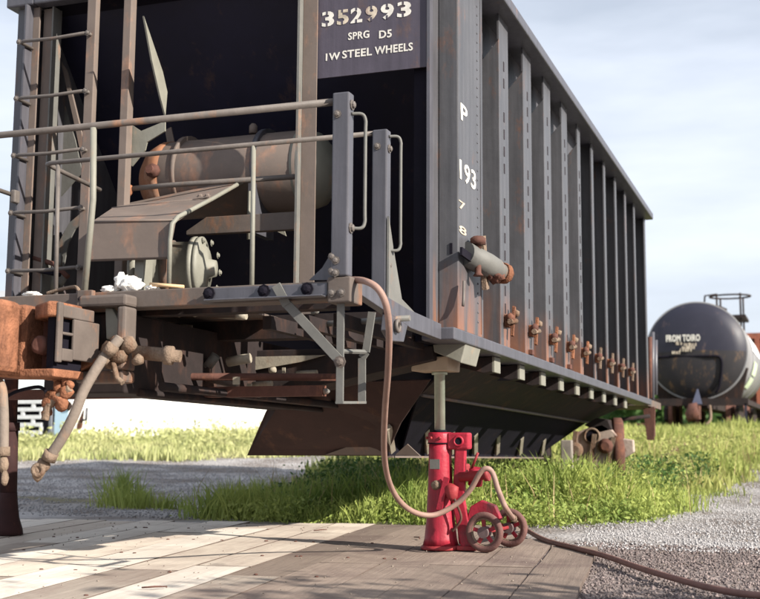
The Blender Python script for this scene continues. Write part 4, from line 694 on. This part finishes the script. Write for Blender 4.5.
for i, (za, zb2) in enumerate(((2.35, 2.75), (1.98, 2.28))):
    a0_ = math.asin((za - TZ) / (R_ + .02)); a1_ = math.asin((zb2 - TZ) / (R_ + .02)); vs = []
    for a in np.linspace(a0_, a1_, 5):
        for y in (37.0, 38.9): vs.append((TX + (R_ + .02) * math.cos(a), y, TZ + (R_ + .02) * math.sin(a)))
    P('side_placard', MB().add(vs, [(2 * k, 2 * k + 1, 2 * k + 3, 2 * k + 2) for k in range(4)], True), mat('pale_green_placard', (.50, .60, .42), .15), tank)
P('side_panel', MB().add([(TX + (R_ + .018) * math.cos(a), y, TZ + (R_ + .018) * math.sin(a)) for a in np.linspace(.12, .62, 5) for y in (36.6, 41.5)], [(2 * k, 2 * k + 1, 2 * k + 3, 2 * k + 2) for k in range(4)], True), mat('white_shell_band', (.8, .8, .8), .1), tank)
# top platform railing
for x_, y_ in ((TX + .25, 38), (TX + .95, 38), (TX + .95, 39.6), (TX + .25, 39.6)): P('railing_post', MB().tube([(x_, y_, TZ + 1.0), (x_, y_, TZ + 2.05)], .03, 8), UNDER, tank)
P('railing', MB().torus((TX + .60, 38.8, TZ + 2.03), (0, 0, 1), .62, .03, 20, 6), UNDER, tank); P('railing', MB().tube([(TX + .25, 38, TZ + 2.03), (TX - .1, 38, TZ + 2.0), (TX - .15, 38, TZ + 1.5)], .03), UNDER, tank)
P('walkway', MB().box((TX + .0, 37.8, TZ + 1.28), (TX + 1.1, 39.8, TZ + 1.36)), UNDER, tank); P('dome', MB().lathe([(.5, 0), (.5, .45), (.3, .55)], (TX, 38.8, TZ + 1.2), (0, 0, 1), 20), UNDER, tank)
P('frame', MB().box((TX - 1.35, 32.5, 1.36), (TX + 1.35, 32.75, 1.55)).box((TX - .3, 32.6, 1.3), (TX + .3, 45, 1.56)), UNDER, tank)
P('saddle', MB().prism([(TX - 1.1, 33.9, 1.56), (TX + 1.1, 33.9, 1.56), (TX + 1.3, 33.9, 2.4), (TX - 1.3, 33.9, 2.4)], (0, .4, 0)), UNDER, tank)
P('frame_side', MB().box((TX + 1.2, 32.75, 1.38), (TX + 1.34, 45.2, 1.52)), UNDER, tank)
P('coupler', MB().box((TX - .15, 31.9, 1.0), (TX + .15, 32.5, 1.35)).blob((TX - .02, 31.95, 1.15), (.17, .2, .25), 4, 2, .6), RUSTD, tank)
P('brake_wheel_post', MB().prism([W(692, 404, 'Y', 32.4), W(702, 404, 'Y', 32.4), W(698, 389, 'Y', 32.4), W(697, 389, 'Y', 32.4)], (0, .05, 0)), mat('blue_grey_plate', (.10, .11, .17), .1), tank)
P('air_hose', MB().tube(spline([Vector((TX + .4, 32.3, 1.35)), Vector((TX + .42, 32.1, 1.0)), Vector((TX + .3, 32.0, .85))]), .035), RUSTP, tank)
for yy in (34.0, 35.8, 42, 43.8):
    for sx_ in (-1, 1):
        wb = P('wheel', MB().lathe([(.42, 0), (.46, .0), (.46, .03), (.42, .035), (.42, .12), (.3, .13), (.1, .1)], (TX + sx_ * .70, yy, 1.155 + .0), (sx_, 0, 0), 28), RUSTD, tank)
for y0_ in (34.0, 42): 
    for sx_ in (-1, 1): P('truck_side_frame', MB().prism([(TX + sx_ * .95, y0_ - .35, 1.3), (TX + sx_ * .95, y0_ + .5, 1.5), (TX + sx_ * .95, y0_ + 1.3, 1.5), (TX + sx_ * .95, y0_ + 2.15, 1.3), (TX + sx_ * .95, y0_ + 2.15, 1.0), (TX + sx_ * .95, y0_ + 1.3, .85), (TX + sx_ * .95, y0_ + .5, .85), (TX + sx_ * .95, y0_ - .35, 1.0)], (.1, 0, 0)), UNDER, tank)
for x_ in (TX + 1.28, TX - 1.28): P('end_step', MB().box((x_ - .03, 32.5, .85), (x_ + .03, 32.56, 1.4)).box((x_ - .25, 32.5, .85), (x_ + .0, 32.56, .9)), RUSTD if x_ < TX else BLUEB, tank)
# rusty gondola past it
GB = (-2.6, 48, 1.0); gon = cthing('rusty_gondola', GB, 'rust-red high-sided gondola car standing past the tank car at the photo edge', 'freight car', world=True)
RR = mat('red_brown_gondola', (.30, .10, .06), .3, .4, (.16, .07, .05), .8, nscale=1, bump=.1)
P('body', MB().box((-3.9, 48, 1.5), (-1.2, 60, 4.2)), RUSTD, gon); P('top_rail', MB().box((-4.0, 47.9, 4.2), (-1.1, 60.1, 4.42)), RR, gon)
for k in range(5): P('end_post', MB().box((-3.9 + k * .62, 47.85, 1.5), (-3.72 + k * .62, 47.999, 4.199)), RR, gon)
for k in range(9): P('side_post', MB().box((-1.199, 48.2 + k * 1.35, 1.5), (-1.05, 48.45 + k * 1.35, 4.199)), RR, gon)
P('underframe', MB().box((-3.4, 48.5, 1.15), (-1.8, 59.5, 1.499)), UNDER, gon)
for yy in (49.5, 51.3, 56.8, 58.6):
    for xx in (-3.3, -1.85): P('wheel', MB().lathe([(.45, 0), (.45, .12), (.1, .13)], (xx, yy, 1.15), (1, 0, 0), 20), RUSTD, gon)

# ================================================================== white buildings / trailer at the left
bz = float(gz(-17, 25)); WB = mat('white_siding', (.80, .80, .79), .04, .0, rough=.6, nscale=2, bump=.02)
wb_ = cthing('white_warehouse', (-16, 26, bz - .3), 'long sunlit white metal building beyond the gravel road', 'building', world=True); wb_.location = (-7.6, 28.4, bz - .3); wb_.rotation_euler.z = math.radians(30); ORIGIN[wb_.name] = (-8.2, 26, bz - .3)
d0 = W(20, 437, 'Y', 24.0); 
P('wall', MB().box((-26.0, 26, bz - .4), (-8.2, 34, 3.6)), WB, wb_); 
for k in range(36): P('siding_panel', MB().box((-26.0 + k * .49, 25.975, bz - .4), (-25.525 + k * .49, 25.999, 3.6)), WB, wb_)
P('roof', MB().prism([(-26.2, 25.8, 3.6), (-8.0, 25.8, 3.6), (-8.0, 30, 4.3), (-26.2, 30, 4.3)], (0, 0, .1)), mat('grey_roof', (.35, .35, .36)), wb_)
TY = 22.0
def tw(px, py): return W(px, py, 'Y', TY)
tr = cthing('white_trailer', tw(50, 437), 'white and pale blue equipment trailer with louvred vent behind the coupler', 'trailer', world=True)
a = tw(-70, 436); b = tw(82, 330); P('body', MB().box((a.x, TY, tw(0, 397).z), (b.x, TY + .9, b.z)), mat('trailer_white', (.74, .79, .84), .05, rough=.5), tr, .03)
a = tw(62, 372); c_ = tw(73, 437); P('side_door', MB().box((tw(67, 0).x, TY - .03, tw(0, 434).z), (tw(80, 0).x, TY - .001, tw(0, 345).z)), mat('pale_blue_panel', (.42, .58, .72), .06), tr)
P('post', MB().box((tw(62, 0).x, TY - .05, tw(0, 437).z), (tw(64.5, 0).x, TY, tw(0, 398).z)), mat('grey_post', (.16, .17, .2)), tr)
P('latch', MB().blob(tw(70, 406) + Vector((0, -.04, 0)), (.08, .05, .1), 2, 2), UNDER, tr); P('skirt', MB().box((tw(-70, 0).x, TY + .3, tw(0, 440).z), (tw(64, 0).x, TY + .34, tw(0, 396).z)), BLK, tr)
lt = mat('louvre_white', (.62, .63, .66), .1)
for r_ in range(5):
    y_ = 402 + r_ * 7.6; P('louvre_slat', MB().box((tw(8, 0).x, TY - .02, tw(0, y_ + 1.9).z), (tw(54, 0).x, TY + .05, tw(0, y_ - 1.9).z)), lt, tr)
    for k in range(3): x_ = 10 + k * 18 + (r_ % 2) * 8 - 2; P('louvre_web', MB().box((tw(x_, 0).x, TY - .015, tw(0, y_ + 5.65).z), (tw(x_ + 3, 0).x, TY + .03, tw(0, y_ + 1.95).z)), lt, tr)
P('ramp_plate', MB().prism([tw(62, 414), tw(44, 437), tw(62, 437)], (0, .05, 0)), lt, tr)
P('prop_leg', MB().prism([tw(83, 410), tw(81, 428), tw(76, 430), tw(77, 424)], (0, .05, 0)), RUSTD, tr)
P('hook_pole', MB().tube([tw(87, 408), tw(86, 420), tw(83, 420)], .03), POSTP, tr)

# ================================================================== vegetation and loose stones
def gmat(name, c, c2, rnd=.35, trans=.25):
    m = bpy.data.materials.new(name); m.use_nodes = True; t = m.node_tree; N = t.nodes.new; L = t.links.new; t.nodes.clear(); o = N('ShaderNodeOutputMaterial')
    g = N('ShaderNodeNewGeometry'); tc = N('ShaderNodeTexCoord'); n = N('ShaderNodeTexNoise'); n.inputs['Scale'].default_value = .9; n.inputs['Detail'].default_value = 4; L(tc.outputs['Object'], n.inputs['Vector'])
    ad = N('ShaderNodeMath'); ad.operation = 'MULTIPLY_ADD'; ad.inputs[1].default_value = rnd; L(g.outputs['Random Per Island'], ad.inputs[0])
    r = N('ShaderNodeMapRange'); r.inputs['From Min'].default_value = .35; r.inputs['From Max'].default_value = .65; r.inputs['To Max'].default_value = 1 - rnd; L(n.outputs['Fac'], r.inputs['Value']); L(r.outputs[0], ad.inputs[2])
    x = N('ShaderNodeMix'); x.data_type = 'RGBA'; x.inputs['A'].default_value = (*c, 1); x.inputs['B'].default_value = (*c2, 1); L(ad.outputs[0], x.inputs['Factor'])
    d = N('ShaderNodeBsdfPrincipled'); d.inputs['Roughness'].default_value = .6; d.inputs['Specular IOR Level'].default_value = .2; L(x.outputs['Result'], d.inputs['Base Color']); tr = N('ShaderNodeBsdfTranslucent'); L(x.outputs['Result'], tr.inputs[0])
    ms = N('ShaderNodeMixShader'); ms.inputs[0].default_value = trans; L(d.outputs[0], ms.inputs[1]); L(tr.outputs[0], ms.inputs[2]); L(ms.outputs[0], o.inputs[0]); return m
GRASS = gmat('yellow_green_grass', (.24, .30, .07), (.48, .48, .18), .4, .35)
GREEN = gmat('fresh_green_leaf', (.12, .20, .04), (.42, .46, .13), .4, .35)
PALEG = gmat('pale_roadside_grass', (.36, .40, .16), (.58, .56, .30), .4, .35)
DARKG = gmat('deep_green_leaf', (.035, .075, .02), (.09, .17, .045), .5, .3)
def fastmesh(name, V, F, m_, k):
    me = bpy.data.meshes.new(name); nv = len(V); nf = len(F); me.vertices.add(nv); me.vertices.foreach_set('co', np.asarray(V, np.float32).ravel()); me.loops.add(nf * k); me.loops.foreach_set('vertex_index', np.asarray(F, np.int32).ravel()); me.polygons.add(nf); me.polygons.foreach_set('loop_start', np.arange(0, nf * k, k, dtype=np.int32)); me.polygons.foreach_set('loop_total', np.full(nf, k, np.int32)); me.update(calc_edges=True); me.materials.append(m_); return link(bpy.data.objects.new(name, me))
def grassfield(name, pts, hs, m_, wd=.012, lean=.5):
    n = len(pts); pts = np.asarray(pts); hs = np.asarray(hs); z = gz(pts[:, 0], pts[:, 1]); a = RNG.uniform(0, 2 * PI, n); l = RNG.uniform(.05, lean, n) * hs; la = RNG.uniform(0, 2 * PI, n); w_ = wd * RNG.uniform(.6, 1.4, n) * (.6 + .4 * hs / max(hs.mean(), .01))
    b = np.stack([pts[:, 0], pts[:, 1], z - .02], 1); d = np.stack([np.cos(a), np.sin(a), 0 * a], 1) * w_[:, None]; ln = np.stack([np.cos(la), np.sin(la), 0 * la], 1) * l[:, None]; up = np.array([0, 0, 1.]) * hs[:, None]
    V = np.stack([b - d, b + d, b + up * .55 + ln * .35 + d * .7, b + up * .55 + ln * .35 - d * .7, b + up + ln], 1).reshape(-1, 3); i = np.arange(n)[:, None] * 5
    F = np.concatenate([i + [0, 1, 2], i + [0, 2, 3], i + [3, 2, 4]], 1).reshape(-1, 3); o = fastmesh(name, V, F, m_, 3); o['kind'] = 'stuff'; return o
def sample(n, x0, x1, y0, y1, thr=.0, keep=lambda x, y: True):
    out = []
    while len(out) < n:
        x = RNG.uniform(x0, x1); y = RNG.uniform(y0, y1)
        if gravel_mask(x, y) < thr + RNG.normal() * .12 and keep(x, y): out.append((x, y))
    return out
pts = sample(26000, -7.5, -.6, 9.3, 15, keep=lambda x, y: vnoise(x, y, 1.7, 3) > -.14 + RNG.normal() * .06); hs = [(.6 if y > 12 else 1) * (.04 + .50 * max(0, vnoise(x, y, .8, 2) + .35)) * RNG.uniform(.5, 1.3) for x, y in pts]; o = grassfield('grass_near', pts, hs, GREEN, .006, .8); tag(o, 'short green grass and weeds under and behind the hopper car', 'grass')
pts = sample(2600, -6.5, 1, 9.6, 24); hs = RNG.uniform(.12, .5, 2600); o = grassfield('dry_stems', pts, hs, gmat('straw_stems', (.30, .21, .10), (.50, .40, .22), .4, .2), .004, .6); tag(o, 'dead straw-coloured stems standing among the green weeds', 'grass')
pts = sample(60000, -9, 4, 14, 30); hs = [(.10 + .34 * max(0, vnoise(x, y, .9, 5) + .2)) * RNG.uniform(.5, 1.3) for x, y in pts]; o = grassfield('grass_far', pts, hs, GRASS, .014); tag(o, 'yellow-green grass strip stretching to the tank car', 'grass')
pts = sample(40000, -8, 16, 30, 75, keep=lambda x, y: True); hs = RNG.uniform(.12, .38, 40000); o = grassfield('meadow_grass', pts, hs, GRASS, .03); tag(o, 'pale grass field around the tank car wheels', 'grass')
pts = sample(36000, -22, -8.5, 15, 26); hs = [(.08 + .20 * max(0, vnoise(x, y, .6, 8) + .25)) * RNG.uniform(.5, 1.3) for x, y in pts]; o = grassfield('roadside_grass', pts, hs, PALEG, .014); tag(o, 'tall yellow-green grass between gravel road and white building', 'grass')
# dark undergrowth below the car: leaf clusters
def leaves(name, centres, nper, spread, size, m_, label):
    Vs = []
    for (x, y, h) in centres:
        n = nper; p = np.stack([RNG.normal(0, spread, n), RNG.normal(0, spread, n), np.abs(RNG.uniform(0, 1, n)) * h], 1) + [x, y, float(gz(x, y))]; u_ = RNG.normal(size=(n, 3)); u_ /= np.linalg.norm(u_, axis=1)[:, None]; v_ = np.cross(u_, RNG.normal(size=(n, 3))); v_ /= np.linalg.norm(v_, axis=1)[:, None]; s_ = size * RNG.uniform(.5, 1.4, n)[:, None]
        Vs.append(np.stack([p - u_ * s_, p + v_ * s_ * .4, p + u_ * s_, p - v_ * s_ * .4], 1).reshape(-1, 3))
    V = np.concatenate(Vs); F = np.arange(len(V)).reshape(-1, 4); o = fastmesh(name, V, F, m_, 4); tag(o, label, 'undergrowth', kind='stuff'); return o
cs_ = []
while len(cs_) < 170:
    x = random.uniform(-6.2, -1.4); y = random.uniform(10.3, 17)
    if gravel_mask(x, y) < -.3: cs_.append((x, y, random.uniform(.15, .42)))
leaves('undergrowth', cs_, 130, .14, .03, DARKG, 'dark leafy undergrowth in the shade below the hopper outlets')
cs_ = [(random.uniform(-2.9, -1.4) , random.uniform(9.8, 12.4), random.uniform(.1, .5)) for _ in range(90)] + [(random.uniform(-5.2, -1.3), random.uniform(9.3, 10.9), random.uniform(.04, .24)) for _ in range(110)]; cs_ = [c for c in cs_ if gravel_mask(c[0], c[1]) < .3]
leaves('bright_undergrowth', cs_, 120, .13, .022, GREEN, 'bright sunlit weeds along the right side of the hopper car')
cs_ = [(random.uniform(-4, 1.5), random.uniform(13, 24), random.uniform(.1, .5)) for _ in range(150)]; cs_ = [c for c in cs_ if gravel_mask(c[0], c[1]) < 0 and not (c[0] < -1.6 and c[1] < 15)]
leaves('yard_weeds', cs_, 110, .17, .03, GRASS, 'yellow-green weeds between the hopper car end and the tank car')
cs_ = [(random.uniform(-20, -9.5), random.uniform(20, 25.5), random.uniform(.15, .5)) for _ in range(80)]; cs_ = [c for c in cs_ if gravel_mask(c[0], c[1]) < -.3]
leaves('roadside_weeds', cs_, 110, .3, .05, PALEG, 'pale leafy weeds growing along the white building')
cs_ = [(random.uniform(-120, 150), random.uniform(120, 150), random.uniform(3, 8)) for _ in range(420)]
leaves('distant_treeline', cs_, 90, 2.2, .8, DARKG, 'low distant line of green trees on the horizon')
# individual upright weeds
def weed_mesh(seed):
    r = random.Random(seed); st_ = MB(); H = r.uniform(.24, .34); st_.tube([Vector((0, 0, 0)), Vector((.01, .01, H * .5)), Vector((r.uniform(-.02, .02), 0, H))], [.004, .003, .0015], 5); lf = MB()
    for k in range(26):
        a = k * 2.4; z = H * (.12 + .86 * k / 26); L_ = (.085 - .05 * k / 26) * r.uniform(.8, 1.2); d = Vector((math.cos(a), math.sin(a), .45)); s_ = Vector((-math.sin(a), math.cos(a), 0)) * L_ * .22; p = Vector((0, 0, z))
        lf.add([p, p + d * L_ * .5 + s_, p + d * L_ * .95 + Vector((0, 0, -.012)), p + d * L_ * .5 - s_, p + d * L_ * .5 + Vector((0, 0, -.006))], [(0, 1, 4), (1, 2, 4), (2, 3, 4), (3, 0, 4)])
    return st_, lf
WM = []
for s_ in range(3):
    a, b = weed_mesh(s_); ms = []
    for nm, mb_, mt in (('stem', a, GREEN), ('leaves', b, GREEN)):
        me = bpy.data.meshes.new(nm); me.from_pydata(mb_.v, [], mb_.f); me.materials.append(mt); ms.append((nm, me))
    WM.append(ms)
spots = [(328, 512), (350, 506), (362, 513), (400, 508), (300, 514), (506, 506), (524, 512), (540, 505), (520, 494), (560, 512), (580, 508), (600, 512), (548, 490), (586, 492), (612, 498), (625, 508), (470, 500), (372, 498), (536, 476), (566, 470)]
for i, (px, py) in enumerate(spots):
    p = W(px, py, 'Z', -.01); p.z = float(gz(p.x, p.y)) - .01
    o = link(bpy.data.objects.new('leafy_weed', None)); o.location = p; o.rotation_euler.z = i * 1.7; s_ = [1.15, .9, 1.0, .8, 1.3][i % 5]; o.scale = (s_, s_, s_)
    _r = sorted(spots)[:].index((px, py)); ORD = ['first', 'second', 'third', 'fourth', 'fifth', 'sixth', 'seventh', 'eighth', 'ninth', 'tenth', 'eleventh', 'twelfth', 'thirteenth', 'fourteenth', 'fifteenth', 'sixteenth']; left_ = sum(1 for q_ in spots if q_[0] < 440)
    tag(o, 'green upright leafy weed, ' + (ORD[_r] + ' from the left among those left of the jack' if px < 440 else ORD[_r - left_] + ' to the right of the jack along the crossing edge'), 'weed', 'upright weeds along the crossing edge')
    for nm, me in WM[i % 3]: c = link(bpy.data.objects.new(nm, me)); c.parent = o
# stones
def stones(name, n, x0, x1, y0, y1, s0, s1, label, keep, m_, zoff=0):
    base = np.array([[1, 0, 0], [-1, 0, 0], [0, 1, 0], [0, -1, 0], [0, 0, 1], [0, 0, -1.]]); tf = np.array([[0, 2, 4], [2, 1, 4], [1, 3, 4], [3, 0, 4], [2, 0, 5], [1, 2, 5], [3, 1, 5], [0, 3, 5]]); P_ = []
    while len(P_) < n:
        x = RNG.uniform(x0, x1); y = RNG.uniform(y0, y1)
        if keep(x, y): P_.append((x, y))
    P_ = np.array(P_); z = gz(P_[:, 0], P_[:, 1]) + zoff; s_ = RNG.uniform(s0, s1, n) ** 1.0; R3 = RNG.normal(size=(n, 3, 3)); q_, _ = np.linalg.qr(R3)
    jit = RNG.uniform(.6, 1.3, (n, 6, 1)); V = (base[None] * jit * [1, .8, .6]) @ q_ * s_[:, None, None] + np.stack([P_[:, 0], P_[:, 1], z], 1)[:, None]; F = (tf[None] + np.arange(n)[:, None, None] * 6).reshape(-1, 3); o = fastmesh(name, V.reshape(-1, 3), F, m_, 3); tag(o, label, 'gravel', kind='stuff')
STONE = mat('mixed_gravel_stone', (.33, .32, .325), .15, .25, (.32, .29, .27), .9, nscale=9, bump=0, rand=.18)
stones('gravel', 42000, -2.4, 4, 7.9, 22, .004, .014, 'loose pale grey gravel covering the yard on the right', lambda x, y: gravel_mask(x, y) > 0 and (y > 9.4 or x > -.5 - .1286 * y) and RNG.random() < 9 / y, STONE, .004)
stones('shade_brown_cinders', 16000, -2.2, 1.5, 4.6, 8.3, .004, .016, 'brown dirty cinders in the right foreground, with cast shade in their colour', lambda x, y: x > -.5 - .1286 * y + .02 or y > 8.3 - RNG.random(), mat('shade_brown_cinder', (.155, .125, .12), .3, .2, (.1, .07, .06), .95, nscale=9, bump=0, rand=.45), .002)  # stones darkened for foreground shade as well as dirt
stones('road_gravel', 24000, -16, -4.5, 9.3, 22, .004, .016, 'blue-grey gravel of the shaded road on the left', lambda x, y: gravel_mask(x, y) > 0, STONE, .006)
stones('plank_grit', 500, -6, 1, 4.5, 9.3, .003, .010, 'small stones scattered over the timber crossing', lambda x, y: True, mat('brown_grit', (.22, .18, .15), .3), .032)

# an unseen leafy tree added off the right side of the frame; only its shade reaches the planks
tt_ = cthing('added_shade_tree', (3.4, 3.6, 0), 'unseen small leafy tree added off the right edge to shade the planks', 'tree', world=True)
tk = MB().tube([Vector((3.4, 3.6, -.05)), Vector((3.38, 3.62, .8)), Vector((3.45, 3.6, 1.6)), Vector((3.3, 3.5, 2.6))], [.09, .07, .05, .02], 10)
for k in range(7): a = k * 2.3; tk.tube([Vector((3.42, 3.6, 1.0 + k * .2)), Vector((3.42 + math.cos(a) * .5, 3.6 + math.sin(a) * .5, 1.35 + k * .22)), Vector((3.42 + math.cos(a) * .95, 3.6 + math.sin(a) * .9, 1.6 + k * .24))], [.035, .022, .008], 6)
P('added_tree_trunk', tk, mat('added_tree_grey_bark', (.16, .13, .11), .3), tt_)
Vs = []
for (cx_, cy_, cz_, rr_) in [(2.9, 4.25, 1.45, .55), (3.3, 3.7, 2.2, .7), (3.7, 3.2, 2.9, .75), (3.0, 3.6, 1.7, .6), (3.9, 3.8, 2.0, .6), (3.3, 4.4, 1.9, .45), (3.3, 3.0, 2.3, .6)]:
    n = 420; p = RNG.normal(0, .5, (n, 3)) * rr_ + [cx_, cy_, cz_]; u_ = RNG.normal(size=(n, 3)); u_ /= np.linalg.norm(u_, axis=1)[:, None]; v_ = np.cross(u_, RNG.normal(size=(n, 3))); v_ /= np.linalg.norm(v_, axis=1)[:, None]; s_ = RNG.uniform(.04, .09, n)[:, None]
    Vs.append(np.stack([p - u_ * s_, p + v_ * s_ * .5, p + u_ * s_, p - v_ * s_ * .5], 1).reshape(-1, 3))
Vv = np.concatenate(Vs) - np.array([3.4, 3.6, 0]); o = fastmesh('added_tree_crown', Vv, np.arange(len(Vv)).reshape(-1, 4), GREEN, 4); o['kind'] = 'stuff'; o.parent = tt_

bd = MB().bar(W(268, 506, 'Z', .05), W(432, 500, 'Z', .07), .17, .07)
single('old_board', bd, PLK[3], 'weathered brown board lying in the weeds behind the timber crossing', 'board', bev=.006)
mb = MB(); rr_ = random.Random(8)
for k in range(3): q0 = W(rr_.uniform(60, 420), rr_.uniform(525, 590), 'Z', .012); a = rr_.uniform(0, 3); mb = MB().tube([q0, q0 + Vector((math.cos(a) * .06, math.sin(a) * .06, .004)), q0 + Vector((math.cos(a + .3) * .12, math.sin(a + .3) * .12, 0))], [.004, .005, .003], 6); single('twig', mb, RUSTD, ['small dark twig on the planks, nearest to the jack', 'small dark twig on the planks, farthest to the left', 'small dark twig on the planks, middle one of three'][k], 'twig', 'twigs on the planks')
for k in range(60):
    v_ = rr_.choice([3.3, 4.2, 5.1, 6.0, 6.9, 7.8, 8.7]) + rr_.uniform(-.02, .02); u_ = rr_.uniform(-4.2, -.9); p = R7 * u_ + D * v_; b_ = MB().lathe([(.011, .0), (.011, .004), (.006, .006)], p + Vector((0, 0, .0)), (0, 0, 1), 8); o = meshob('spike_head', b_, RUSTD, p); o.location = p; o.parent = tcx
